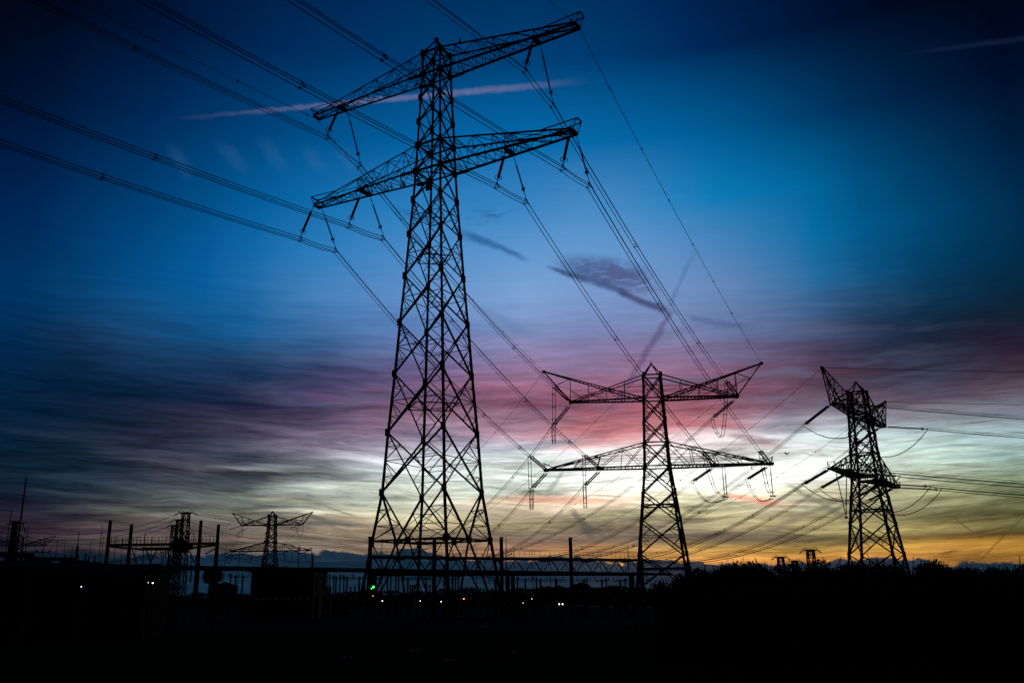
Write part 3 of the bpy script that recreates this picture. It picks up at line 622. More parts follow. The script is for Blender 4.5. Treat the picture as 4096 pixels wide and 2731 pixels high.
# ---------------------------------------------------------------- insulators
def frame_of(d):
    d = Vector(d).normalized(); x = d.cross(Vector((0, 0, 1)))
    if x.length < .05: x = Vector((1, 0, 0))
    x.normalize(); return d, x, x.cross(d).normalized()
def shed_profile(n, r0, r1):
    pr = []
    for i in range(n):
        t = i/n; pr += [(t, r0), (t+.35/n, r1), (t+.5/n, r1), (t+.6/n, r0)]
    return pr+[(1, r0)]
def string_set(root, A, B, org, thick=True, link=0.9):
    """one string hanging from A to B"""
    A = Vector(A); B = Vector(B); L = (B-A).length; d = (B-A)/L; e = 0.55
    m = MB(); m.bar(A, A+d*link, 0.07, 6); m.bar(B-d*e, B, 0.07, 6); m.build('link_rod', STEEL, root, org)
    m = MB(); m.lathe(A+d*link, B-d*e, shed_profile(26 if thick else 30, 0.05, 0.13 if thick else 0.1), 8); m.build('insulator_rod', GLASS, root, org)
    return d
def fittings(root, B, d, org, kind):
    B = Vector(B); d, x, y = frame_of(d)
    if kind == 'ring':
        m = MB(); m.ring(B-d*.55, d, .30, .028); m.ring(B-d*.62, x, .16, .025, 10); m.bar(B-d*.5-x*.3, B-d*.5+x*.3, .04, 4); m.build('grading_ring', STEEL, root, org)
    elif kind == 'horn':
        m = MB(); c = B-d*.85; m.tube([c-y*.05-x*.0, c+y*.25-d*.05, c+y*.45-d*.25], .03, 4); m.tube([c, c-y*.28+d*.03, c-y*.42+d*.1], .035, 4); m.box(c, .3, .3, .08); m.build('arcing_horn', STEEL, root, org)
def clamp(root, B, org, wd):
    B = Vector(B); d, x, y = frame_of(wd); m = MB()
    pts = [Vector((0, 0, .0))+y*.0, -y*.16+x*.0, y*.0-Vector((0, 0, .55))+x*.22, -Vector((0, 0, .55))-x*.22]
    m.box(B-Vector((0, 0, .12)), .1, .1, .2); m.bar(B, B-Vector((0, 0, .5))+x*.22, .07, 4); m.bar(B, B-Vector((0, 0, .5))-x*.22, .07, 4); m.bar(B-Vector((0, 0, .5))+x*.22, B-Vector((0, 0, .5))-x*.22, .06, 4)
    for o in (Vector((0, 0, -.14)), x*.22-Vector((0, 0, .52)), -x*.22-Vector((0, 0, .52))):
        m.bar(B+o-d*.22, B+o+d*.22, .09, 6)
    m.build('suspension_clamp', STEEL, root, org)

# ---------------------------------------------------------------- conductors
def span(A, B, sag, n=36):
    A = Vector(A); B = Vector(B)
    return [lerp(A, B, i/n)-Vector((0, 0, 4*sag*(i/n)*(1-i/n))) for i in range(n+1)]
TRI = [(0, .22), (-.2, -.13), (.2, -.13)]; DUO = [(-.2, 0), (.2, 0)]; ONE = [(0, 0)]
def walk(pts, every, start=None):
    out = []; acc = 0; nxt = every*.6 if start is None else start
    for a, b in zip(pts[:-1], pts[1:]):
        L = (b-a).length
        while acc+L > nxt:
            out.append((lerp(a, b, (nxt-acc)/L), (b-a).normalized())); nxt += every
        acc += L
    return out
def bundle(name, pts, label, cat, group, offs=TRI, r=0.022, every=28.0, start=None, spacer='spacer', part='conductor', marks=None):
    org = pts[0]; root = empty(name, org, label, cat, group)
    for ox, oy in offs:
        pp = []
        for i, p in enumerate(pts):
            d, x, y = frame_of(pts[min(i+1, len(pts)-1)]-pts[max(i-1, 0)]); pp.append(p+x*ox+Vector((0, 0, 1))*oy)
        m = MB(); m.tube(pp, r, 4); m.build(part, WIRE, root, org)
    if spacer and every:
        found = walk(pts, every, start) if marks is None else []
        for q in (marks or []):
            j = min(range(len(pts)), key=lambda i_: (pts[i_]-q).length); j = min(max(j, 1), len(pts)-2); found.append((q, (pts[j+1]-pts[j-1]).normalized()))
        for q, d in found:
            d, x, y = frame_of(d); m = MB(); P = [q+x*ox+Vector((0, 0, oy)) for ox, oy in offs]
            if len(P) == 1: m.box(P[0], .12, .12, .2)
            else:
                for i in range(len(P)):
                    m.bar(P[i], P[(i+1) % len(P)], .06, 4); m.lathe(P[i]-d*.12, P[i]+d*.12, [(0, .03), (.2, .07), (.8, .07), (1, .03)], 6)
            m.build(spacer, STEEL, root, org)
    return root

PHASE = {  # crossarm position, arm height, label words
 'UR': (10.81, 52.09, 'upper right crossarm'), 'UL': (-11.3, 52.09, 'upper left crossarm'),
 'LRo': (14.05, 42.07, 'lower right crossarm tip'), 'LRi': (7.85, 42.07, 'lower right crossarm, halfway out'),
 'LLi': (-8.1, 42.07, 'lower left crossarm, halfway out'), 'LLo': (-14.1, 42.07, 'lower left crossarm tip')}
NEARQ = 3.85; CL1 = {}; CL2 = {}
for k, (l, z, words) in PHASE.items():
    up = z > 50
    A = p1(l, -0.6, z-.1); B = p1(l, -2.15, z-NEARQ)
    r = empty('suspension_insulator', A, 'thick ringed insulator slanting left under the tallest pylon, %s' % words, 'insulator', 'insulators on the tallest pylon')
    d = string_set(r, A, B, A, True); fittings(r, B, d, A, 'ring'); clamp(r, B, A, p1(0, 1, 0)-p1(0, 0, 0)); CL1[k] = B-Vector((0, 0, .36))
    A = p1(l+.05, 0.6, z-.1); B = p1(l+.05, 2.75, z-(4.75 if up else 3.4))
    r = empty('suspension_insulator', A, 'slim insulator rod leaning right under the tallest pylon, %s' % words, 'insulator', 'insulators on the tallest pylon')
    d = string_set(r, A, B, A, False); fittings(r, B, d, A, 'horn'); clamp(r, B, A, p1(0, 1, 0)-p1(0, 0, 0)); CL2[k] = B-Vector((0, 0, .36))
IN = Vector((-158, -256, 26.1))
# gantry landing points behind the pylons
YG = 205.0
TRA, TRB = level(1486, 2227, 2575, 2240, 185)
def truss_at(px, dz=.35): return along(TRA, TRB, px)+Vector((0, 0, dz))
LAND2 = {'UL': truss_at(1610), 'LLo': truss_at(1675), 'LLi': truss_at(1830), 'UR': truss_at(1935), 'LRi': truss_at(2022), 'LRo': truss_at(2180)}
ARM2 = {'UL': (-D2['tu'], D2['zu']), 'UR': (D2['tu'], D2['zu']), 'LLo': (-D2['tl']+.2, D2['zlb']), 'LLi': (-8.2, D2['zlb']), 'LRi': (8.2, D2['zlb']), 'LRo': (D2['tl']-.2, D2['zlb'])}
ARMW = {'UL': 'upper left arm', 'UR': 'upper right arm', 'LLo': 'lower left arm tip', 'LLi': 'lower left arm halfway', 'LRi': 'lower right arm halfway', 'LRo': 'lower right arm tip'}
def tension_set(A, dirv, L, label, group, sep=.42, thick=.115, gaplink=.8):
    d, x, y = frame_of(dirv); A = Vector(A); E = A+d*L
    r = empty('tension_insulator', A, label, 'insulator', group)
    for s in (-1, 1):
        m = MB(); a = A+x*s*sep/2; m.lathe(a+d*gaplink, a+d*(L-.7), shed_profile(28, .045, thick), 7); m.build('insulator_rod', GLASS, r, A)
    m = MB()
    for s in (-1, 1): m.bar(A+x*s*sep/2, A+x*s*sep/2+d*gaplink, .06, 4)
    m.build('link_rod', STEEL, r, A)
    m = MB(); c = A+d*(L-.55); m.bar(c-x*.38, c+x*.38, .12, 'B'); m.bar(c-x*.3, E-x*.2, .06, 4); m.bar(c+x*.3, E+x*.2, .06, 4); m.bar(c, E+Vector((0, 0, .2)), .06, 4); m.build('yoke', STEEL, r, A)
    for s in (-1, 1):
        m = MB(); m.ring(A+x*s*sep/2+d*(L-.95), x*1.0+d*.35, .27, .028, 12); m.build('grading_ring', STEEL, r, A)
    return E
def smooth_path(P, n=10):
    out = []
    for i in range(len(P)-1):
        a = P[max(i-1, 0)]; b = P[i]; c = P[i+1]; e = P[min(i+2, len(P)-1)]
        for k in range(n):
            t = k/n; out.append(0.5*((2*b)+(c-a)*t+(2*a-5*b+4*c-e)*t*t+(3*b-a-3*c+e)*t**3))
    return out+[P[-1]]
NICE = {'UL': 'left end of the upper arms', 'UR': 'right end of the upper arms', 'LLo': 'left tips of the lower arms', 'LLi': 'left half of the lower arms', 'LRi': 'right half of the lower arms', 'LRo': 'right tips of the lower arms'}
ARMSAG = {}
SPT = {'UR': (.15,), 'UL': (.0705, .19), 'LRo': (.074, .19), 'LRi': (.075, .19), 'LLi': (.069, .19), 'LLo': (.069, .19)}
FWD = {'UR': (11, 23), 'UL': (10, 22), 'LRo': (9, 20), 'LRi': (12, 24), 'LLi': (8, 19, 27), 'LLo': (10, 21, 28)}
for k in PHASE:
    l, z = ARM2[k]; A = p2(l, -.55, z-.1)
    tgt = CL2[k]; dv = (tgt-A); dv.z -= 4.2
    E1 = tension_set(A, dv, 6.3, 'double insulator string pointing up left, middle pylon, %s' % ARMW[k], 'insulators on the horned pylons')
    A2 = p2(l, .55, z-.15); dv = LAND2[k]-A2; dv.z -= 11.0
    E2 = tension_set(A2, dv, 6.0, 'double insulator string running down behind the middle pylon, %s' % ARMW[k], 'insulators on the horned pylons')
    # line conductor: far pylon behind the camera > clamps > horned pylon
    pts = [q for q in span(CL1[k], CL1[k]+IN, 14.6, 90)][::-1]
    pts += span(CL1[k], CL2[k], .12, 4)[1:]+span(CL2[k], E1, 1.1, 30)[1:]
    bundle('conductor_bundle', pts, 'triple power line over the %s of the two big pylons' % NICE[k], 'power line', 'power lines of the tallest pylon', TRI, .036, 1, marks=[CL1[k]+IN*t-Vector((0, 0, 58.4*t*(1-t))) for t in SPT[k]]+[span(CL2[k], E1, 1.1, 30)[j] for j in FWD[k]])
    # jumper loop
    if k in ('LRi', 'LRo'):
        side = 1.3 if k == 'LRi' else .1
        hx = p2(l+side, .2, z-.15); hb = hx-Vector((0, 0, 4.4))
        r = empty('suspension_insulator', hx, 'upright insulator hanging straight down, middle pylon, %s' % ARMW[k], 'insulator', 'insulators on the horned pylons')
        for dd in ((-.18, .18) if k == 'LRi' else (0,)):
            string_set(r, hx+Vector((dd, 0, 0)), hb+Vector((dd, 0, 0)), hx, False)
        m = MB(); m.bar(hb-Vector((.45, 0, 0)), hb+Vector((.45, 0, 0)), .12, 'B'); m.ring(hb+Vector((0, 0, .5)), (0, 0, 1), .3, .03); m.build('yoke', STEEL, r, hx)
        P = [E1, lerp(E1, hb, .45)-Vector((0, 0, 2.2)), hb-Vector((0, 0, .15)), lerp(hb, E2, .5)-Vector((0, 0, 1.9)), lerp(hb, E2, .82)-Vector((0, 0, 1.3)), E2]
    else:
        P = [E1, lerp(E1, E2, .14)-Vector((0, 0, 2.9)), lerp(E1, E2, .48)-Vector((0, 0, 5.4)), lerp(E1, E2, .86)-Vector((0, 0, 2.4)), E2]
    bundle('jumper_loop', smooth_path(P), 'hanging jumper loop under the middle pylon, %s' % ARMW[k], 'jumper', 'jumper loops', DUO, .042, 1.9)
    bundle('conductor_bundle', span(E2, LAND2[k], 4.0, 30), 'power line dropping from middle pylon to the gantry, %s' % ARMW[k], 'power line', 'power lines of the horned pylons', TRI, .036, 24)
# earth wires of the first line, with their round markers
POST = {1482: 2147, 1738: 2150, 2005: 2148, 2281: 2150, 2560: 2152}
for s, w_ in ((-1, 'left'), (1, 'right')):
    T1 = p1(s*14.9, 0, 52.0); T2 = p2(s*D2['hornL'], 0, D2['hornZ'])
    bundle('earth_wire', span(T1, T1+IN, 14.2, 70)[::-1]+span(T1, T2, 1.0, 24)[1:], 'thin earth wire over the %s tips of the tallest and the middle pylon' % w_, 'earth wire', 'earth wires', ONE, .028, 9.0, spacer='marker', part='wire')
for (px, s) in ((1482, -1), (1738, 0), (2005, 1)):
    A = p2(s*D2['hornL'], .1, D2['hornZ']) if s else p2(0, 0, D2['apex'])
    B = at(px, POST[px]+2, truss_at(px).y)
    bundle('earth_wire', span(A, B, 3.2), 'thin earth wire to the %s gantry post from the middle pylon %s' % ({1482: 'leftmost', 1738: 'second', 2005: 'third'}[px], {-1: 'left horn', 0: 'peak', 1: 'right horn'}[s]), 'earth wire', 'earth wires', ONE, .028, 10.0, spacer='marker', part='wire')

# pylon on the right: strings, loops and lines to the gantry and out of the frame
ARM3 = {'UL': (-D3['tu'], D3['zu']), 'UR': (D3['tu'], D3['zu']), 'LLo': (-D3['tl']+.2, D3['zlb']), 'LLi': (-9.4, D3['zlb']), 'LRi': (9.4, D3['zlb']), 'LRo': (D3['tl']-.2, D3['zlb'])}
LAND3 = {'UL': truss_at(2226), 'LLo': truss_at(2300), 'LLi': truss_at(2376), 'UR': truss_at(2450), 'LRi': truss_at(2500), 'LRo': truss_at(2535)}
N3 = {'UL': 'near upper arm', 'UR': 'far upper arm', 'LLo': 'near lower arm tip', 'LLi': 'near lower arm middle', 'LRi': 'far lower arm middle', 'LRo': 'far lower arm tip'}
OUT = Vector((255, 14, 3))
for k, (l, z) in ARM3.items():
    A = p3(l, .6, z-.1); dv = LAND3[k]-A; dv.z -= 13
    E1 = tension_set(A, dv, 6.3, 'thick insulator string sloping down left, rightmost pylon, %s' % N3[k], 'insulators on the horned pylons', .3, .165, .3)
    A2 = p3(l, -.6, z-.1); dv = OUT.copy(); dv.z -= 18
    E2 = tension_set(A2, dv, 7.3, 'insulator string running level to the right, rightmost pylon, %s' % N3[k], 'insulators on the horned pylons', .3, .13, .3)
    bundle('conductor_bundle', span(E1, LAND3[k], 4.6, 30), 'power line sloping left from rightmost pylon to gantry, %s' % N3[k], 'power line', 'power lines of the horned pylons', TRI, .036, 23)
    bundle('conductor_bundle', span(E2, E2+OUT, 7.0, 40), 'power line leaving rightmost pylon to the right, %s' % N3[k], 'power line', 'power lines of the horned pylons', TRI, .036, 40)
    bundle('jumper_loop', span(E1, E2, 3.3, 24), 'wide jumper loop under the %s of the rightmost pylon' % N3[k], 'jumper', 'jumper loops', DUO, .042, 2.2)
for s, w_ in ((-1, 'near'), (1, 'far')):
    A = p3(s*D3['hornL'], 0, D3['hornZ'])
    bundle('earth_wire', span(A, A+OUT, 2.6), 'thin earth wire leaving to the right from the %s horn of the rightmost pylon' % w_, 'earth wire', 'earth wires', ONE, .034, 0, part='wire')
    B = at(2281 if s < 0 else 2560, 2153, truss_at(2281 if s < 0 else 2560).y)
    bundle('earth_wire', span(A, B, 3.0), 'thin earth wire sloping left to the gantry from rightmost pylon, %s horn' % w_, 'earth wire', 'earth wires', ONE, .032, 12.0, spacer='marker', part='wire')
V0 = p3(-14.6, .3, D3['zlb']-.1); V1 = p3(-9.6, .3, D3['zlb']-.1); VB = lerp(V0, V1, .5)-Vector((0, 0, 6.6))
r = empty('v_insulator', V0, 'insulator pair forming a V under the near lower arm of the rightmost pylon', 'insulator', 'insulators on the horned pylons')
string_set(r, V0, VB, V0, False, .4); string_set(r, V1, VB, V0, False, .4)
m = MB(); m.box(VB, .35, .35, .3); m.build('yoke', STEEL, r, V0)

# the two distant pylons: short lines running on to the yard
p4 = frame(P4O, P4T)
A4 = {'upper left arm': (-12.2, 32.3, 860, 2235), 'upper right arm': (12.2, 32.3, 905, 2228), 'lower left arm': (-16, 22.3, 800, 2262), 'lower right arm': (16, 22.3, 870, 2255), 'left horn': (-16.1, 37.1, 790, 2180), 'lower right arm middle': (8, 22.3, 940, 2262)}
for nm, (l, z, px, py) in A4.items():
    thin = 'horn' in nm
    bundle('earth_wire' if thin else 'conductor_bundle', span(p4(l, 0, z), at(px, py, 235), 4.5, 20), 'faint wire from distant pylon down to the railed platform, %s' % nm, 'power line', 'wires of the distant pylon', ONE if thin else DUO, .035, 0)
for nm, (l, z) in {'upper left': (-12.2, 32.3), 'upper right': (12.2, 32.3), 'lower left': (-16, 22.3), 'lower left inner': (-8, 22.3), 'lower right inner': (8, 22.3), 'lower right': (16, 22.3)}.items():
    a = p4(l, 0, z); s = 1 if l > 0 else -1
    bundle('jumper_loop', smooth_path([a+Vector((-2.5*s, 0, -1.0)), a+Vector((-1.7, 0, -3.2)), a+Vector((-.6, 0, -4.6)), a+Vector((.5, 0, -3)), a+Vector((.4, 0, -.4))], 6), 'tiny jumper loop under the %s arm of the distant pylon over the hall' % nm, 'jumper', 'jumper loops', DUO, .05, 0)
    r = empty('tension_insulator', a, 'tiny insulator string at the %s arm of the distant pylon over the hall' % nm, 'insulator', 'insulators of the distant pylon')
    m = MB(); m.lathe(a, a+Vector((-4.5*1.0, -2, -1.6)), shed_profile(10, .12, .2), 6); m.build('insulator_rod', GLASS, r, a)

# ---------------------------------------------------------------- substation
def mast(px, ptop, Y, w, label, top=None, kind='plain', name='slim_mast', cat='mast', group='slim masts in the substation'):
    q = at(px, ptop, Y); H = q.z; r = empty(name, (q.x, Y, 0), label, cat, group)
    m = MB(); m.lathe((0, 0, 0), (0, 0, H), [(0, w*.75), (.45, w*.62), (.452, w*.5), (.98, w*.34), (1, w*.2)], 8); m.build('pole', STEEL, r)
    m = MB(); m.box((0, 0, .15), w*3, w*3, .3); m.build('foot', CONC, r)
    if kind == 'arm':
        m = MB(); zz = top; m.bar((-1.3, 0, zz), (1.3, 0, zz), .16, 'B'); m.box((-1.2, 0, zz+.2), .22, .22, .4); m.box((1.2, 0, zz+.2), .22, .22, .4); m.build('crossbar', STEEL, r)
    if kind == 'sleeve':
        m = MB(); m.lathe((0, 0, 0), (0, 0, top), [(0, w), (.97, w*.95), (1, w*.55)], 8); m.build('sleeve', STEEL, r)
    return r
mast(106, 1905, 150, .34, 'tallest slim pole at the far left, rising well above everything near it')
mast(46, 2037, 165, .2, 'thin pole nearest the left edge of the photo, left of the thick column')
mast(116, 2097, 190, .18, 'thin pole just right of the tallest slim pole at far left')
mast(180, 2145, 175, .2, 'thin pole with a short crossbar, fourth from the left edge', at(180, 2207, 175).z, 'arm')
mast(231, 2153, 185, .17, 'short thin pole between the crossbar pole and the sleeved pole')
mast(317, 2124, 160, .22, 'thin pole thickened by a sleeve in its lower half, left of the platform', at(317, 2180, 160).z, 'sleeve')
mast(410, 2097, 170, .17, 'thin pole close beside the left end of the railed platform')
mast(415, 2142, 178, .15, 'shorter thin pole leaning against the view of its taller neighbour at the platform')
mast(582, 2124, 165, .2, 'thin pole rising behind the railing of the platform, left of the lattice columns')
mast(611, 2147, 165, .16, 'short thin pole just above the railing left of the lattice columns')
mast(492, 2153, 190, .13, 'shortest thin pole behind the railed platform')
mast(1058, 2147, 240, .2, 'thin pole directly left of the small distant pylon')
mast(1197, 2175, 215, .22, 'thin pole right of the small distant pylon above the hall roof')
mast(1529, 2148, 205, .2, 'thin pole standing between the legs of the tallest pylon')
mast(1617, 2183, 225, .16, 'thin pole with its top just above the gantry railing inside the tallest pylon')
mast(2024, 2148, 205, .24, 'thin pole with a bracket right beside the third gantry post', at(2024, 2218, 205).z, 'arm')
mast(2055, 2180, 205, .2, 'shorter thin pole right of the bracket pole beside the third gantry post')
mast(2510, 2182, 205, .22, 'thin pole against the left side of the middle pylon')
for i, (px, pt, Y, w) in enumerate(((143, 2168, 200, .13), (208, 2172, 210, .13), (262, 2165, 205, .13), (292, 2178, 195, .12), (366, 2158, 190, .14), (467, 2140, 185, .14), (548, 2150, 195, .13), (905, 2172, 205, .14), (960, 2190, 210, .13), (1140, 2200, 220, .14), (1905, 2190, 215, .14), (2128, 2196, 210, .13), (2200, 2204, 215, .12), (2400, 2196, 212, .13))):
    mast(px, pt, Y, w, 'hair thin lightning rod, %s of fourteen from the left' % ['first', 'second', 'third', 'fourth', 'fifth', 'sixth', 'seventh', 'eighth', 'ninth', 'tenth', 'eleventh', 'twelfth', 'thirteenth', 'last'][i], name='lightning_rod', cat='lightning rod', group='hair thin lightning rods')
def column(px, ptop, Y, w, label):
    q = at(px, ptop, Y); r = empty('steel_column', (q.x, Y, 0), label, 'column', 'thick substation columns')
    m = MB(); m.lathe((0, 0, 0), (0, 0, q.z), [(0, w*.62), (.6, w*.55), (1, w*.42)], 12); m.build('shaft', STEEL, r)
    m = MB(); m.box((0, 0, q.z), w*.95, w*.95, .25); m.build('cap', STEEL, r)
    m = MB(); m.box((0, 0, .2), w*1.8, w*1.8, .4); m.build('foot', CONC, r)
    return r, q
column(1251, 2223, 200, .5, 'short thick column at the right end of the substation hall')
c0, q0 = column(62, 2087, 150, 1.15, 'very thick dark column left of the tallest slim pole')
m = MB(); m.bar((-1.5, 0, q0.z-.35), (1.9, 0, q0.z-.1), .16, 'B'); m.bar((1.2, 0, q0.z-.1), (2.0, 0, q0.z-2.0), .12, 'B'); m.ring((0, 0, q0.z+.1), (0, 0, 1), .7, .05); m.build('bracket', STEEL, c0)
def posts(px, ptop, Y, w, label):
    q = at(px, ptop, Y); r = empty('gantry_post', (q.x, q.y, 0), label, 'post', 'gantry posts'); h = w/2; m = MB()
    for sx in (-1, 1):
        for sy in (-1, 1): m.bar((sx*h, sy*h, 0), (sx*h*.8, sy*h*.8, q.z), .16, 'L')
    m.build('corner_angles', STEEL, r); m = MB(); n = max(8, int(q.z/.9))
    for i in range(n):
        z0 = q.z*i/n; z1 = q.z*(i+1)/n; s = 1 if i % 2 else -1
        for sy in (-1, 1): m.bar((-s*h, sy*h, z0), (s*h, sy*h, z1), .09); m.bar((sy*h, -s*h, z0), (sy*h, s*h, z1), .09)
    m.box((0, 0, q.z*.5), w*.62, w*.3, q.z*.98); m.build('lacing', STEEL, r); m = MB(); m.box((0, 0, q.z), w*1.3, w, .2); m.bar((0, 0, q.z), (w*.9, 0, q.z-.1), .12, 'B'); m.build('cap', STEEL, r)
    return q
for px, nm in ((1482, 'leftmost lattice gantry post, touching the left leg of the tallest pylon'), (1738, 'second gantry post, seen between the inner legs of the tallest pylon'), (2005, 'third gantry post, just right of the tallest pylon'), (2281, 'fourth gantry post, standing free in the middle of the truss'), (2560, 'fifth gantry post, hidden beside the left leg of the middle pylon')):
    posts(px, POST[px], truss_at(px).y, .72, nm)
# long truss gantry: two chords, W bracing and a railing
zU = TRA.z; zB = (at(1486, 2289, TRA.y).z+at(2575, 2299, TRB.y).z)/2
tr = empty('truss_gantry', (TRA.x, TRA.y, 0), 'long horizontal truss gantry with zigzag bracing and a railing, behind the big pylons', 'gantry')
o = Vector((TRA.x, TRA.y, 0)); TD = (TRB-TRA); TD.z = 0; TL = TD.length; TD.normalize(); TN = Vector((-TD.y, TD.x, 0))
tp_ = lambda f, s_, z: Vector((TRA.x, TRA.y, z))+TD*(TL*f)+TN*s_
for z, h, nm in ((zU, .58, 'upper_chord'), (zB, .8, 'lower_chord')):
    m = MB()
    for sy in (-.9, .9): m.beam(tp_(0, sy, z), tp_(1, sy, z), .3, h)
    for i in range(19): m.beam(tp_(i/18, -.9, z), tp_(i/18, .9, z), .2, .2)
    m.build(nm, STEEL, tr, o)
nb = 15
for sy in (-.9, .9):
    m = MB(); w = .2 if sy < 0 else .07
    for i in range(nb): m.bar(tp_(i/nb, sy, zU-.2), tp_((i+.5)/nb, sy, zB+.2), w); m.bar(tp_((i+.5)/nb, sy, zB+.2), tp_((i+1)/nb, sy, zU-.2), w)
    m.build('truss_bracing', STEEL, tr, o)
m = MB(); n = 52
for i in range(n+1): m.bar(tp_(i/n, -.9, zU+.25), tp_(i/n, -.9, zU+1.7), .06, 'B')
for z in (1.0, 1.7): m.bar(tp_(0, -.9, zU+z), tp_(1, -.9, zU+z), .065, 'B')
m.build('railing', STEEL, tr, o)
for i in range(6):
    m = MB(); c = tp_((i+.5)/6, 0, zU-.2); m.lathe(c, c-Vector((0, 0, .4)), [(0, .25), (.5, 1.5), (1, .6)], 8); m.build('cable_tray', STEEL, tr, o)
# level steel beams carried across the yard
def beam(pxa, pya, pxb, pyb, Y, hpx, label, posts_px=(), depth=.5):
    A, B = level(pxa, pya, pxb, pyb, Y); z = A.z; h = hpx*(A.y+B.y)/2/3572
    r = empty('bus_beam', (A.x, A.y, 0), label, 'beam', 'long steel beams'); oo = Vector((A.x, A.y, 0)); up = Vector((0, 0, h*.34))
    m = MB(); m.beam(A+up, B+up, depth, h*.32); m.beam(A-up, B-up, depth, h*.32); m.beam(A, B, depth*.3, h*.7); m.build('girder', STEEL, r, oo)
    for px in posts_px:
        q = along(A, B, px); m = MB(); m.box((q.x, q.y, (z-h/2)/2), .34, .34, z-h/2); m.box((q.x, q.y, z-h*.5-.1), .7, .6, .2); m.build('support', STEEL, r, oo)
    return r, z
beam(560, 2268, 2690, 2296, 150, 13, 'longest straight beam, crossing the yard from the platform to the middle pylon', (1300, 1740, 2010, 2290, 2560))
beam(300, 2258, 580, 2262, 160, 10, 'short lower beam left of the railed platform', (310, 570))
beam(-60, 2216, 138, 2219, 150, 20, 'thick beam running in from the left edge of the photo', (30, 110))
beam(100, 2233, 305, 2236, 155, 14, 'beam stepping down from the thick one at far left', (140, 250))
# horizontal bus tubes and wires inside the yard
def wire(A, B, sag, label, r=.03, group='thin bus wires in the yard', cat='wire', offs=ONE):
    return bundle('bus_wire', span(A, B, sag, 24), label, cat, group, offs, r, 0, part='strand')
for i, (ya, yb) in enumerate(((2185, 2241), (2192, 2248), (2201, 2258), (2208, 2266), (2216, 2274))):
    wire(at(872, ya, 190), at(1483, yb, 190), 1.6, '%s of the five bus wires falling from the platform to the tallest pylon' % ('topmost', 'second from top', 'middle', 'second from bottom', 'lowest')[i], .045)
for i, (ya, yb) in enumerate(((2238, 2210), (2243, 2214), (2249, 2219), (2256, 2224))):
    wire(at(60, ya, 170), at(672, yb-8, 170), 1.4, '%s of the four bus wires rising from the far left beams to the lattice columns' % ('topmost', 'second', 'third', 'lowest')[i], .05)
for i, y in enumerate((2302, 2309, 2316)):
    wire(at(1500, y, 220), at(2560, y+16, 220), .5, '%s of the three level wires below the long beam' % ('topmost', 'middle', 'lowest')[i], .035)
# lattice columns with crossbars and spans
def lattice_column(px, ptop, Y, w, label):
    q = at(px, ptop, Y); H = q.z; r = empty('lattice_column', (q.x, Y, 0), label, 'column', 'lattice columns with crossbars'); m = MB(); h = w/2; b = lambda z: h*lerp(1.7, 1.0, z/H)
    for sx in (-1, 1):
        for sy in (-1, 1): m.bar((sx*b(0), sy*b(0), 0), (sx*h, sy*h, H), .17)
    m.build('corner_angles', STEEL, r); m = MB(); n = 7
    for i in range(n):
        z0, z1 = H*i/n, H*(i+1)/n; b0, b1 = b(z0), b(z1)
        for sy in (-1, 1):
            m.bar((-b0, sy*b0, z0), (b1, sy*b1, z1), .11); m.bar((b0, sy*b0, z0), (-b1, sy*b1, z1), .11)
            m.bar((sy*b0, -b0, z0), (sy*b1, b1, z1), .11); m.bar((sy*b0, b0, z0), (sy*b1, -b1, z1), .11)
    m.build('lacing', STEEL, r)
    m = MB(); m.bar((-w*1.15, 0, H), (w*1.15, 0, H), .22, 'B'); m.box((0, 0, H-.15), w*1.2, w*1.1, .18)
    for s in (-1, 1): m.lathe((s*w*.9, 0, H+.05), (s*w*1.9, 0, H-.45), shed_profile(5, .05, .1), 6)
    m.tube(smooth_path([Vector((-w*1.9, 0, H-.4)), Vector((-w*1.1, 0, H+.3)), Vector((-w*.6, 0, H+.35)), Vector((0, 0, H+.1)), Vector((w*.6, 0, H+.35)), Vector((w*1.1, 0, H+.3)), Vector((w*1.9, 0, H-.4))], 4), .035, 4)
    m.build('crossbar', STEEL, r)
    b_ = MB(); z = 2
    while z < H-.5: b_.bar((h, -h, z), (h+.35, -h, z), .03, 4); z += .9
    b_.build('step_bolts', STEEL, r)
    return q
LA = lattice_column(744, 2050, 150, 1.0, 'tallest of the three lattice columns behind the railed platform')
LB = lattice_column(720, 2078, 162, .95, 'middle one of the three lattice columns behind the railed platform')
LC = lattice_column(699, 2101, 174, .9, 'shortest and leftmost of the three lattice columns behind the platform')
lattice_column(3241, 2199, 150, .95, 'lattice column poking above the treeline, nearer the rightmost pylon')
lattice_column(3122, 2228, 165, .9, 'lower lattice column poking above the treeline, left of its taller twin')
lattice_column(3178, 2242, 185, .95, 'lattice column top barely showing over the trees between two taller ones')
for i, (q, (pl, yl), (pr, yr)) in enumerate(((LA, (0, 2102), (2536, 2190)), (LB, (0, 2128), (1483, 2160)), (LC, (100, 2143), (1483, 2168)))):
    nm = ('tallest', 'middle', 'shortest')[i]; wdt = 1.8
    A = Vector((q.x-wdt, q.y, q.z-.4)); wire(A, at(pl, yl, q.y), 2.2, 'thin wire sagging left from the %s lattice column to the photo edge' % nm, .04)
    A = Vector((q.x+wdt, q.y, q.z-.4)); wire(A, at(pr, yr, 208), 2.4, 'thin wire falling right from the %s lattice column toward the gantry' % nm, .035)
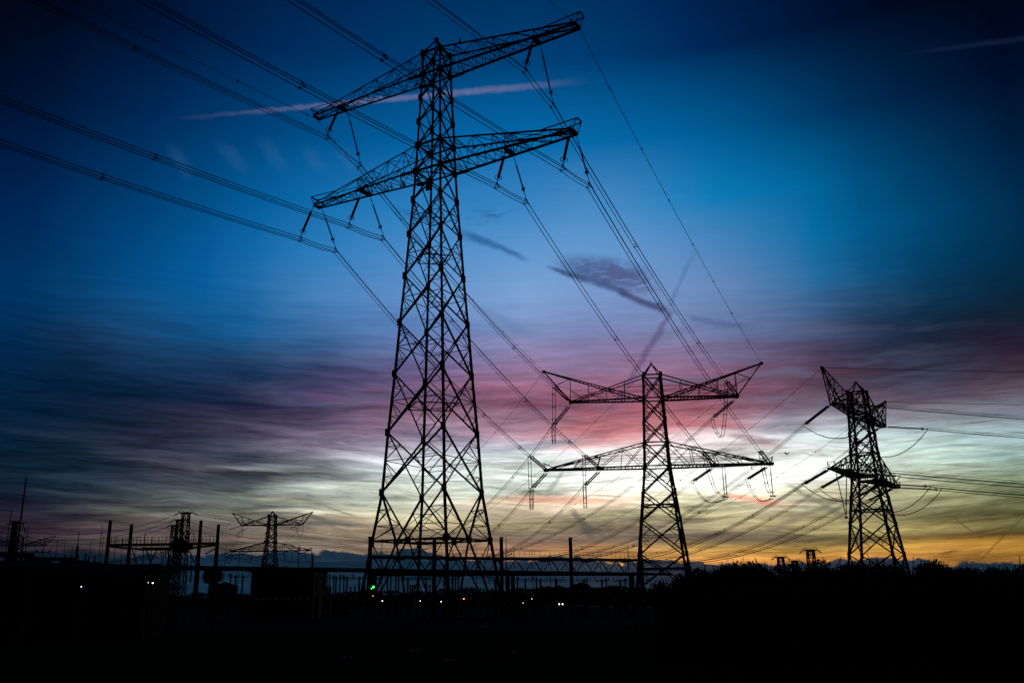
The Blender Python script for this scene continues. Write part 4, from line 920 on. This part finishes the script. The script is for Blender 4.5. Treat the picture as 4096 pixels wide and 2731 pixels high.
# railed platform on tall poles
YP = 150.0; a0, a1 = at(436, 2175, YP), at(872, 2177, YP); zp = (a0.z+a1.z)/2; o = Vector((a0.x, YP, 0))
pf = empty('railed_platform', (a0.x, YP, 0), 'raised walkway with a railing carried across tall poles, around the lattice columns', 'platform')
m = MB(); m.box(((a0.x+a1.x)/2, YP, zp), a1.x-a0.x, 1.3, .34)
m.bar((a0.x+.3, YP, zp-.25), (lerp(a0.x, a1.x, .3), YP, zp-.75), .3, 'B'); m.bar((lerp(a0.x, a1.x, .3), YP, zp-.72), (lerp(a0.x, a1.x, .72), YP, zp-.72), .45, 'B'); m.bar((lerp(a0.x, a1.x, .72), YP, zp-.72), (a1.x-.3, YP, zp-.25), .3, 'B'); m.build('deck', STEEL, pf, o)
m = MB()
for i in range(31): xx = lerp(a0.x, a1.x, i/30); m.bar((xx, YP-.6, zp+.15), (xx, YP-.6, zp+1.15), .055 if i % 2 else .09, 'B')
for z in (.65, 1.15): m.bar((a0.x, YP-.6, zp+z), (a1.x, YP-.6, zp+z), .07, 'B')
m.build('railing', STEEL, pf, o)
for px, pt in ((440, 2080), (525, 2096), (803, 2080), (873, 2096)):
    q = at(px, pt, YP); m = MB(); m.lathe((q.x, YP+.2, 0), (q.x, YP+.2, q.z), [(0, .46), (.6, .4), (.61, .33), (1, .26)], 10); m.build('pole', STEEL, pf, o)
for (xa, ya), (xb, yb) in (((582, 2188), (602, 2250)), ((632, 2188), (602, 2250)), ((602, 2250), (602, 2290)), ((755, 2192), (776, 2250)), ((798, 2192), (776, 2250)), ((820, 2215), (870, 2188)), ((530, 2200), (548, 2255))):
    m = MB(); m.bar(at(xa, ya, YP), at(xb, yb, YP), .16, 'B'); m.build('brace', STEEL, pf, o)
cg = empty('control_cage', at(765, 2185, 149), 'small caged box on the platform beside the tallest lattice column', 'cage'); oc = Vector(cg.location)
m = MB(); c = at(766, 2150, 149)
for dx_ in (-.35, .35):
    m.bar(c+Vector((dx_, 0, -1.2)), c+Vector((dx_, 0, .7)), .1, 'B')
m.bar(c+Vector((-.35, 0, .7)), c+Vector((.35, 0, .7)), .1, 'B'); m.bar(c+Vector((-.35, 0, -.9)), c+Vector((-1.1, 0, -1.6)), .1, 'B'); m.bar(c+Vector((-.35, 0, .5)), c+Vector((-.9, 0, -.4)), .12, 'B'); m.bar(c+Vector((-.9, 0, -.4)), c+Vector((-1.1, 0, -1.6)), .3, 'B'); m.build('frame', STEEL, cg, oc)
m = MB(); m.box(at(716, 2168, 149), 1.9, .6, 1.1, 0, .7); m.box(at(728, 2185, 149), 3.4, .6, 1.0); m.box(at(722, 2200, 149), 2.6, .6, .8, 0, .8); m.build('cabinet', STEEL, cg, oc)
# curved down leads around the lattice columns
for i, px in enumerate((645, 652, 662, 672, 676, 762)):
    pts = smooth_path([at(px-14, 2202, 158), at(px-5, 2196, 158), at(px, 2215, 158), at(px+1+i % 3, 2260, 158), at(px-1, 2330, 158)], 5)
    r = empty('down_lead', pts[0], '%s curved cable dropping beside the lattice columns' % ('leftmost', 'second', 'third', 'fourth', 'fifth', 'rightmost')[i], 'cable', 'curved down leads')
    m = MB(); m.tube(pts, .07, 5); m.build('cable', WIRE, r, pts[0]); m = MB(); m.lathe(pts[-1]+Vector((0, 0, 2.2)), pts[-1]+Vector((0, 0, .2)), shed_profile(7, .1, .18), 7); m.build('bushing', GLASS, r, pts[0])
# disconnectors and post insulators
def post_ins(px, ptop, Y, u, label, w=.2):
    q = at(px, ptop, Y); H = q.z
    r = empty('disconnector' if u else 'post_insulator', (q.x, Y, 0), label, 'switch' if u else 'insulator', 'disconnectors under the long beam' if u else 'post insulators in the yard')
    m = MB(); m.lathe((0, 0, 0), (0, 0, H*.52), [(0, w*1.7), (.9, w*1.7), (.92, w*2.1), (1, w*2.1)], 8); m.build('pedestal', STEEL, r)
    m = MB(); m.lathe((0, 0, H*.52), (0, 0, H*.93), shed_profile(12, w*.75, w*1.25), 8); m.build('insulator_rod', GLASS, r)
    m = MB()
    if u:
        m.bar((-1.4, 0, H*.93), (1.4, 0, H*.93), .14, 'B')
        for s in (-1, 1): m.bar((s*1.4, 0, H*.93), (s*1.4, 0, H*1.02), .16, 'B'); m.bar((s*.75, 0, H*.93), (s*.75, 0, H*.99), .12, 'B')
    m.box((0, 0, H*.95), w*2.4, w*2.4, .35); m.build('head', STEEL, r)
ORD = ['first', 'second', 'third', 'fourth', 'fifth', 'sixth', 'seventh', 'eighth', 'ninth', 'tenth', 'eleventh', 'twelfth', 'thirteenth', 'fourteenth', 'fifteenth', 'sixteenth', 'seventeenth', 'eighteenth']
UL_ = [944, 972, 1270, 1345, 1389, 1438, 1632, 1704, 1810, 1980, 2101, 2162, 2226, 2335, 2407, 2480]
for i, px in enumerate(UL_): post_ins(px, 2297+(px-1200)*.012, 195, True, '%s disconnector from the left under the long beam, with upturned contact arms' % ORD[i])
PL = [924, 1301, 1319, 1336, 1361, 1377, 1551, 1564, 1584, 1595, 1776, 1784, 1812, 1822, 1833, 2069, 2145, 2222, 2346, 2424, 2500]
A_ORD = ORD+['nineteenth', 'twentieth', 'twenty first']
for i, px in enumerate(PL): post_ins(px, 2292+(px-1200)*.012, 203, False, '%s slim post insulator from the left in the row under the long beam' % A_ORD[i], .17)
for i, (px, w) in enumerate(((2030, .95), (2051, .9), (2525, 1.1))):
    q = at(px, 2292, 204); r = empty('equipment_tower', (q.x, 204, 0), ('left one of the twin solid towers beside the third gantry post', 'right one of the twin solid towers beside the third gantry post', 'solid tower left of the middle pylon leg, under the beam')[i], 'tower', 'solid equipment towers')
    m = MB(); m.box((0, 0, q.z/2), w, w, q.z); m.box((0, 0, q.z-.2), w*1.15, w*1.15, .2); m.build('casing', STEEL, r); m = MB(); m.box((0, 0, .15), w*1.6, w*1.6, .3); m.build('foot', CONC, r)
# squat transformers and breakers along the ground
def breaker(px, ptop, Y, w, label):
    q = at(px, ptop, Y); H = q.z; r = empty('circuit_breaker', (q.x, Y, 0), label, 'breaker', 'squat breakers in the yard')
    m = MB(); m.box((0, 0, H*.45), w, 1.4, H*.3); m.build('tank', STEEL, r)
    m = MB()
    for s in (-.4, .4): m.box((s*w, 0, H*.15), .25, 1.0, H*.3)
    m.build('stand', STEEL, r)
    for s in (-.38, 0, .38):
        m = MB(); m.lathe((s*w, 0, H*.6), (s*w*1.1, 0, H), shed_profile(5, .14, .28)+[(1, .3)], 7); m.build('bushing', GLASS, r)
BR = [(1310, 2343), (1420, 2345), (1650, 2336), (1720, 2338), (1866, 2345), (1898, 2348), (1935, 2350), (1968, 2349), (2080, 2348), (2148, 2350), (2470, 2350), (2492, 2352)]
for i, (px, pt) in enumerate(BR): breaker(px, pt, 198, (1.6, 2.2, 1.1)[i % 3], '%s squat breaker from the left, low against the blue cloud bank' % ORD[i])
# insulated drums hanging by the platform (line traps)
for i, (px, w) in enumerate(((843, 1.5), (868, 1.2))):
    q = at(px, 2302, 188); r = empty('line_trap', (q.x, 188, 0), ('left, larger drum shaped line trap beneath the right end of the platform', 'right, smaller drum shaped line trap beneath the right end of the platform')[i], 'line trap', 'line traps')
    m = MB(); m.lathe((-w*.9, 0, q.z), (w*.9, 0, q.z), [(0, w*.6), (.12, w), (.88, w), (1, w*.6)], 14); m.build('drum', STEEL, r); m = MB(); m.lathe((0, 0, 0), (0, 0, q.z-w*.9), [(0, .5), (.6, .5), (.62, .3), (1, .3)], 8); m.build('pedestal', STEEL, r)
# flat roofed hall
h0, h1 = at(1006, 2286, 215), at(1256, 2290, 215); hz = h0.z; hc = (h0.x+h1.x)/2; hwd = h1.x-h0.x
hl = empty('substation_hall', (hc, 215, 0), 'flat roofed windowless looking hall under the small distant pylon', 'building')
m = MB(); m.box((0, 8, hz/2), hwd, 16, hz); m.build('wall', WALL, hl)
m = MB(); m.box((0, 8, hz+.15), hwd+.5, 16.5, .3); m.build('roof', ROOF, hl)
for i in range(9):
    m = MB(); m.box((lerp(-hwd*.38, hwd*.42, i/8), -.03, hz*.42), .8, .08, .35); w_ = m.build('window', L_DIM, hl)
m = MB(); m.box((-hwd*.3, -.05, 1.1), 1.2, .1, 2.2); m.build('door', GLZ, hl)
# low dark sheds at the left
def shed(pxa, pxb, ptop, Y, dep, label, nm='storage_shed'):
    a, b = at(pxa, ptop, Y), at(pxb, ptop, Y); r = empty(nm, ((a.x+b.x)/2, Y, 0), label, 'shed', 'low dark sheds'); w = b.x-a.x; z = (a.z+b.z)/2
    m = MB(); m.box((0, dep/2, z/2), w, dep, z); m.build('wall', WALL, r); m = MB(); m.v = [Vector(p) for p in ((-w/2-.3, -.3, z), (w/2+.3, -.3, z), (w/2+.3, dep+.3, z), (-w/2-.3, dep+.3, z), (-w/2-.3, dep/2, z+1.0), (w/2+.3, dep/2, z+1.0))]
    m.f = [(0, 1, 5, 4), (1, 2, 5), (2, 3, 4, 5), (3, 0, 4), (0, 3, 2, 1)]; m.build('roof', ROOF, r)
    m = MB(); m.box((w*.2, -.04, 1.2), 2.2, .08, 2.4); m.build('door', GLZ, r)
shed(-260, 120, 2268, 130, 9, 'long low shed at the left edge below the thick beam')
shed(130, 330, 2276, 122, 8, 'low shed beneath the sleeved thin pole')
shed(335, 588, 2283, 118, 8, 'low shed beneath the left half of the railed platform')
for i, (px, pt, w) in enumerate(((325, 2240, 1.2), (272, 2243, 1.0), (366, 2247, .9))):
    q = at(px, pt, 145); r = empty('transformer_box', (q.x, 145, 0), ('boxy transformer top with insulators, left of the platform poles', 'smaller boxy transformer top further left of the platform poles', 'narrow transformer box nearest the platform poles')[i], 'transformer', 'transformer boxes')
    m = MB(); m.box((0, 0, q.z/2), w*1.6, 1.5, q.z); m.build('tank', STEEL, r)
    for s in (-.5, .5): m = MB(); m.lathe((s*w, 0, q.z), (s*w, 0, q.z+1.0), shed_profile(4, .1, .2), 7); m.build('bushing', GLASS, r)
# chain-link fence along the front of the yard
fz = empty('fence', (-60, 142, 0), 'low wire fence along the front edge of the dark substation yard', 'fence')
for i in range(60): m = MB(); m.bar((-66+i*2.6+60, 0, 0), (-66+i*2.6+60, 0, 2.0), .08, 'B'); m.build('post', STEEL, fz)
m = MB()
for z in (.15, 1.0, 1.95): m.bar((-6, 0, z), (-6+59*2.6, 0, z), .03, 'B')
for i in range(59*4):
    xx = -6+i*.65; m.bar((xx, 0, .1), (xx+.65, 0, 1.95), .012, 4); m.bar((xx+.65, 0, .1), (xx, 0, 1.95), .012, 4)
m.build('mesh_panel', WIRE, fz)

# ---------------------------------------------------------------- lamps and traffic
def car(px, Y, rz, label, paint, lamp, s=1.0):
    q = at(px, 2380, Y); r = empty('car', (q.x, Y, 0.012), label, 'car', 'cars on the distant road', rz)   # front faces -y
    prof = [(-2.2, .35), (-2.2, .72), (-1.95, .86), (-1.0, .98), (-.35, 1.42), (.85, 1.45), (1.55, 1.08), (2.15, 1.0), (2.2, .4)]
    m = MB(); n = len(prof)
    for x in (-.86, .86):
        for y, z in prof: m.v.append(Vector((x*(.84 if z > 1.2 else 1), y, z)))
    for i in range(n): m.f.append((i, (i+1) % n, n+(i+1) % n, n+i))
    m.f += [tuple(range(n-1, -1, -1)), tuple(range(n, 2*n))]; m.build('body', paint, r)
    m = MB(); m.v = [Vector(p) for p in ((-.74, -.96, 1.03), (.74, -.96, 1.03), (.66, -.42, 1.38), (-.66, -.42, 1.38))]; m.f = [(0, 1, 2, 3)]; m.build('windscreen', GLZ, r)
    for x in (-.8, .8):
        for y in (-1.4, 1.35):
            m = MB(); m.lathe((x-.1, y, .33), (x+.1, y, .33), [(0, .25), (.1, .33), (.9, .33), (1, .25)], 14); wl = m.build('wheel', RUB, r)
    for x in (-.66, .66): m = MB(); m.lathe((x, -2.19, .66), (x, -2.27, .66), [(0, .13*s), (.7, .13*s), (1, .06*s)], 10); m.build('headlight', lamp, r)
    return r
car(1524, 690, R(19), 'car with the brightest pair of headlights, below the left leg of the tallest pylon', CARP, L_WHITE, 2.4)
car(1338, 515, R(19), 'car with two small separate headlights, left of the brightest one', CARW, L_WHITE, 1.5)
car(1674, 620, R(19), 'car with faint headlights below the middle of the tallest pylon', CARP, L_WHITE, 1.6)
car(1765, 553, R(19), 'car with faint headlights just left of the amber lit truck', CARW, L_WHITE, 1.6)
car(2234, 352, R(19), 'car with faint headlights alone to the right of the amber lit truck', CARP, L_WHITE, 1.5)
q = at(1848, 2380, 485); tk = empty('truck', (q.x, 485, .012), 'truck with two amber lamps and an amber beacon on its roof', 'truck', None, R(19))
m = MB(); m.box((0, -2.4, 1.35), 2.2, 1.8, 1.7, 0, .92); m.box((0, 1.2, 1.5), 2.3, 5.0, 1.9); m.box((0, 0, .6), 1.6, 7, .25); m.build('body', CARW, tk)
m = MB(); m.box((0, -3.31, 1.65), 1.9, .05, .7); m.build('windscreen', GLZ, tk)
for x in (-1.0, 1.0):
    for y in (-2.3, 1.9, 2.9): m = MB(); m.lathe((x-.14, y, .48), (x+.14, y, .48), [(0, .4), (.1, .48), (.9, .48), (1, .4)], 14); m.build('wheel', RUB, tk)
for x in (-.72, .72): m = MB(); m.lathe((x, -3.3, .85), (x, -3.4, .85), [(0, .3), (1, .24)], 10); m.build('headlight', L_AMBER, tk)
m = MB(); m.box((0, -2.4, 2.45), 1.0, .3, .42); m.build('beacon', L_AMBER, tk)
def lamp(px, py, Y, mat, rr, label, name='yard_lamp', grp='yard lamps'):
    q = at(px, py, Y); H = q.z; r = empty(name, (q.x, Y+.5, 0), label, 'lamp', grp)
    m = MB(); m.lathe((0, 0, 0), (0, 0, H+.25), [(0, .1), (1, .05)], 8); m.bar((0, 0, H+.22), (0, -.5, H+.2), .07, 4); m.build('pole', STEEL, r)
    m = MB(); m.lathe((0, -.5, H+.22), (0, -.5, H), [(0, .08), (.5, rr*1.15), (1, rr*1.2)], 10); m.build('shade', STEEL, r)
    m = MB(); m.lathe((0, -.5, H+.08), (0, -.5, H-rr*1.2), [(0, rr*.5), (.3, rr), (.7, rr*.85), (1, rr*.3)], 10); m.build('bulb', mat, r)
lamp(325, 2344, 110, L_COOL, .06, 'white yard lamp at far left, alone in the dark')
lamp(611, 2329, 110, L_COOL, .09, 'bright bluish yard lamp, right one of the pair below the platform')
lamp(593, 2328, 112, L_MINT, .05, 'smaller yard lamp, left one of the pair below the platform')
lamp(2092, 2409, 200, L_MINT, .09, 'pale green low lamp right of the tallest pylon')
lamp(2127, 2393, 230, L_WHITE, .08, 'small warm low lamp just above and right of the pale green one')
lamp(2336, 2413, 250, L_AMBER, .07, 'tiny orange low lamp, rightmost light in the dark foreground')
lamp(1795, 2402, 300, L_WHITE, .06, 'pinprick low lamp right of the faint headlights near the truck')
q = at(1493, 2346, 66); sg = empty('signal_lamp', (q.x, 66, 0), 'bright green signal lamp on a post by the left leg of the tallest pylon', 'signal')
m = MB(); m.lathe((0, .2, 0), (0, .2, q.z+.5), [(0, .09), (1, .06)], 8); m.build('post', STEEL, sg)
m = MB(); m.box((0, .12, q.z), .42, .16, 1.5); m.build('backboard', WALL, sg)
m = MB(); m.lathe((0, .03, q.z), (0, -.05, q.z), [(0, .065), (1, .045)], 12); m.build('green_light', L_GREEN, sg)
m = MB(); m.lathe((-.13, .03, q.z-.11), (-.13, -.03, q.z-.11), [(0, .03), (1, .02)], 8); m.build('green_light', L_GREEN, sg)
m = MB(); m.lathe((0, .03, q.z-.62), (0, -.03, q.z-.62), [(0, .022), (1, .015)], 8); m.build('amber_light', L_AMBER, sg)

# ---------------------------------------------------------------- trees
def twiggy(seed, H, W_, dens, twigs=60, leaf=.2, base=.0):
    rnd = random.Random(seed); T = MB(); T.tube([(0, 0, 0), (rnd.uniform(-.2, .2), rnd.uniform(-.2, .2), H*.3), (rnd.uniform(-.4, .4), 0, H*.62)], [H*.03, H*.022, H*.01], 6)
    for i in range(16):
        a = rnd.uniform(0, 6.28); z0 = rnd.uniform(.12, .5)*H; z1 = z0+rnd.uniform(.2, .45)*H; rr = rnd.uniform(.4, .9)*W_
        T.tube([(0, 0, z0), (math.cos(a)*rr*.5, math.sin(a)*rr*.5, (z0+z1)/2+.1), (math.cos(a)*rr, math.sin(a)*rr, min(z1, H*.9))], [H*.012, H*.008, H*.003], 4)
    C = MB(); lumps = [(rnd.uniform(-.66, .66)*W_, rnd.uniform(-.62, .62)*W_, H*rnd.uniform(.3, .72), rnd.uniform(.3, .46)*W_) for _ in range(18)]
    lumps += [(0, 0, H*.42, .62*W_), (0, 0, H*.22, .7*W_)]
    for i in range(dens):
        lx, ly, lz, lr = lumps[rnd.randrange(len(lumps))]
        v = Vector((rnd.gauss(0, 1), rnd.gauss(0, 1), rnd.gauss(0, 1))).normalized()*lr*rnd.uniform(.2, 1.08)**.6
        p = Vector((lx, ly, max(.15, lz+v.z)))+Vector((v.x, v.y, 0)); s = leaf*rnd.uniform(.5, 1.2)
        a = Vector((rnd.gauss(0, 1), rnd.gauss(0, 1), rnd.gauss(0, 1))).normalized()*s; b = a.cross(Vector((rnd.gauss(0, 1), rnd.gauss(0, 1), 1))).normalized()*s*.6
        k = len(C.v); C.v += [p-a, p+b, p+a, p-b]; C.f.append((k, k+1, k+2, k+3))
    B = MB()
    for i in range(twigs):
        lx, ly, lz, lr = lumps[rnd.randrange(len(lumps))]; a = rnd.uniform(0, 6.28); p = Vector((lx+math.cos(a)*lr*.5, ly+math.sin(a)*lr*.5, lz+lr*.5))
        d = Vector((rnd.uniform(-.45, .45), rnd.uniform(-.3, .3), 1)).normalized(); L = rnd.uniform(.3, .8)*W_*.42
        B.tube([p, p+d*L*.5+Vector((rnd.uniform(-.08, .08), 0, 0)), p+d*L], [.02, .014, .006], 3)
        for j in range(5):
            q_ = p+d*L*rnd.uniform(.3, .9); e = Vector((rnd.uniform(-1, 1), rnd.uniform(-1, 1), rnd.uniform(.3, 1.2))).normalized()*L*rnd.uniform(.15, .35); B.bar(q_, q_+e, .01, 3)
    return T, C, B
def tree_proto(name, seed, H, W_, dens, twigs, leaf, loc, label, cat, group, sc):
    T, C, B = twiggy(seed, H, W_, dens, twigs, leaf); r = empty(name, loc, label, cat, group); r.scale = sc if isinstance(sc, tuple) else (sc,)*3
    T.build('trunk', BARK, r); C.build('crown', LEAF, r); tag(B.build('twigs', BARK, r), kind='stuff'); return r
# (photo x, photo y of the top, depth, width factor) of the trees in the dark thicket on the right
TH = [(2690, 2334, 62, 0.7), (2735, 2312, 58, 0.8), (2800, 2296, 60, 0.8), (2862, 2284, 57, 0.8), (2925, 2264, 60, 0.8), (2978, 2260, 64, 0.7), (3030, 2272, 58, 0.7), (3085, 2284, 55, 0.8), (3150, 2280, 62, 0.8), (3215, 2272, 57, 0.8), (3280, 2262, 60, 0.8), (3335, 2274, 55, 0.8), (3385, 2288, 60, 0.7), (3440, 2280, 56, 0.8), (3500, 2264, 62, 0.8), (3560, 2276, 57, 0.8), (3630, 2280, 60, 0.8), (3700, 2278, 58, 0.8), (3745, 2256, 63, 0.7), (3800, 2266, 56, 0.8), (3865, 2284, 60, 0.9), (3935, 2294, 57, 0.8), (4000, 2284, 62, 0.8), (4060, 2276, 56, 0.9), (4130, 2276, 60, 0.9), (2700, 2350, 48, 0.8), (2850, 2334, 47, 1.0), (3010, 2330, 46, 1.1), (3170, 2328, 47, 1.1), (3330, 2330, 46, 1.1), (3490, 2328, 47, 1.1), (3650, 2328, 46, 1.1), (3810, 2330, 47, 1.1), (3970, 2332, 46, 1.1), (4130, 2332, 46, 1.1)]
protos = []
def crown_top(seed, H, W_, dens, twigs, leaf):
    zz = sorted(v.z for v in twiggy(seed, H, W_, dens, twigs, leaf)[1].v); return zz[int(len(zz)*.985)]
TOPS = [crown_top(40+i, 5.6, 1.75, 9500, 150, .105) for i in range(5)]
FTOP = crown_top(77, 5.6, 2.0, 3200, 10, .3)
def tree_label(i, px, py, Y):
    if i < 25: return '%s bush of the back row in the dark thicket, counted from its left end' % (ORD+['nineteenth', 'twentieth', 'twenty first', 'twenty second', 'twenty third', 'twenty fourth', 'twenty fifth'])[i]
    return '%s bush of the front row in the dark thicket, counted from its left end' % ORD[i-25]
for i, (px, pt, Y, wf) in enumerate(TH):
    q = at(px, pt, Y); H = q.z; k = (i*2+i//5) % 5
    sc = (H/5.0*wf*1.15, H/5.0*wf*1.15, H*.96/TOPS[i if i < 5 else k])
    if len(protos) < 5:
        t = tree_proto('bush', 40+i, 5.6, 1.75, 9500, 150, .105, (q.x, Y, 0), tree_label(i, px, pt, Y), 'bush', 'bushes of the dark thicket', sc); protos.append(t)
    else:
        copy_thing(protos[k], (q.x, Y, 0), random.uniform(0, 6.28), sc, tree_label(i, px, pt, Y))
# bare fan shaped tree inside the rightmost pylon
rnd = random.Random(5); q = at(3508, 2206, 85); bt = empty('bare_tree', (q.x, 85, 0), 'bare upright tree with fanned twigs, seen through the foot of the rightmost pylon', 'tree')
m = MB(); m.tube([(0, 0, 0), (0, 0, q.z*.55)], [.22, .14], 6); m.build('trunk', BARK, bt); m = MB(); m.tube([(0, 0, q.z*.28), (0, 0, q.z*.56)], .05, 4)
for i in range(70):
    a = rnd.uniform(-1, 1); b = rnd.uniform(-1, 1); z0 = q.z*rnd.uniform(.3, .55); z1 = q.z*(1-.12*abs(a)-rnd.uniform(0, .1))
    m.tube([(0, 0, z0), (a*.5, b*.4, (z0+z1)/2), (a*.8, b*.6, z1)], [.05, .035, .01], 3)
m.build('twigs', BARK, bt)
# round trees and hedges far behind the yard
FT = [(2150, 2358, .6), (2190, 2348, 1.0), (2240, 2345, .9), (2318, 2336, 1.1), (2395, 2352, .9), (2435, 2346, 1.1), (2080, 2360, .7), (2270, 2354, .8), (2355, 2350, .8), (2475, 2356, .8), (905, 2335, 1.1), (880, 2340, .9), (2560, 2360, .9), (2610, 2362, .9)]
FW = ['seventh', 'third', 'fourth', 'tallest', 'eighth', 'ninth', 'first', 'fifth', 'sixth', 'tenth']
fp = None
for i, (px, pt, wf) in enumerate(FT):
    q = at(px, pt, 420); H = q.z; sc = (H/FTOP*wf*1.3, H/FTOP*wf*1.3, H/FTOP)
    lb = {10: 'right one of two round trees below the drum shaped line traps', 11: 'left one of two round trees below the drum shaped line traps', 12: 'round far tree just left of the foot of the middle pylon', 13: 'round far tree framed by the legs of the middle pylon'}.get(i) or '%s round tree right of the third gantry post, low behind the yard' % ORD[sorted(f[0] for f in FT[:10]).index(px)]
    if fp is None: fp = tree_proto('tree', 77, 5.6, 2.0, 3200, 10, .3, (q.x, 420, 0), lb, 'tree', 'round trees behind the yard', sc)
    else: copy_thing(fp, (q.x, 420, 0), random.uniform(0, 6), sc, lb)
rnd = random.Random(9); hd = MB()
for i in range(26000):
    x = rnd.uniform(-760, 760); y = rnd.uniform(1000, 1030); hmax = 8.5+1.6*math.sin(x*.07)+1.0*math.sin(x*.23+1)+.5*math.sin(x*.9); z = hmax*rnd.random()**.6
    s = rnd.uniform(.7, 1.5); a = Vector((rnd.gauss(0, 1), rnd.gauss(0, 1), rnd.gauss(0, 1))).normalized()*s; b = a.cross(Vector((rnd.gauss(0, 1), 1, rnd.gauss(0, 1)))).normalized()*s*.7
    p = Vector((x, y, max(.2, z))); k = len(hd.v); hd.v += [p-a, p+b, p+a, p-b]; hd.f.append((k, k+1, k+2, k+3))
tag(hd.build('treeline', LEAF), 'far dark line of woodland closing the horizon behind the road', 'woodland', None, 'stuff')

# ---------------------------------------------------------------- birds
def bird_mesh():
    m = MB(); m.lathe((0, .16, .02), (0, -.2, .22), [(0, .015), (.15, .05), (.45, .085), (.75, .07), (.88, .05), (1, .02)], 8)
    return m
def bird(loc, label, rz=0.0, flying=False):
    r = empty('bird', loc, label, 'bird', None if flying else 'birds on the tallest pylon', rz); r.scale = (.7,)*3 if flying else (1.25,)*3
    m = bird_mesh(); m.lathe((0, -.17, .22), (0, -.27, .25), [(0, .045), (.5, .05), (.8, .03), (1, .006)], 8); m.build('body', FEATH, r)
    m = MB()
    if flying:
        for s in (-1, 1): m.v += [Vector((s*.06, -.1, .16)), Vector((s*.4, -.02, .42)), Vector((s*.62, .1, .3)), Vector((s*.06, .1, .12))]; k = len(m.v)-4; m.f.append((k, k+1, k+2, k+3))
        m.build('wings', FEATH, r)
    else:
        for s in (-1, 1): m.bar((s*.03, 0, .1), (s*.03, 0, 0), .015, 4)
        m.build('legs', FEATH, r)
    return r
BD = [('on the top chord of the upper right crossarm, near the tower', p1(3.2, -.8, 54.1)), ('on the left shoulder of the top of the tower', p1(-.6, -.88, 54.45)), ('on the lower right crossarm, nearest the tower', p1(3.6, 1.0, 43.9)), ('on the lower right crossarm, second from the tower', p1(4.7, 1.0, 43.8)), ('on the lower right crossarm, third from the tower', p1(5.4, 1.0, 43.7)),
      ('on the lower left crossarm, nearest the tower', p1(-2.6, .9, 42.2)), ('on the lower left crossarm, in the middle of its flock', p1(-4.2, .9, 42.2)), ('on the lower left crossarm, farthest from the tower', p1(-5.6, .8, 42.2)), ('on the upper left crossarm, near the tower', p1(-3.0, .8, 52.3))]
for i, (w_, p) in enumerate(BD): bird(p, 'small dark bird perched %s' % w_, i*.9)
bird(at(3149, 1819, 90), 'small dark bird flying between the two horned pylons', .6, True)
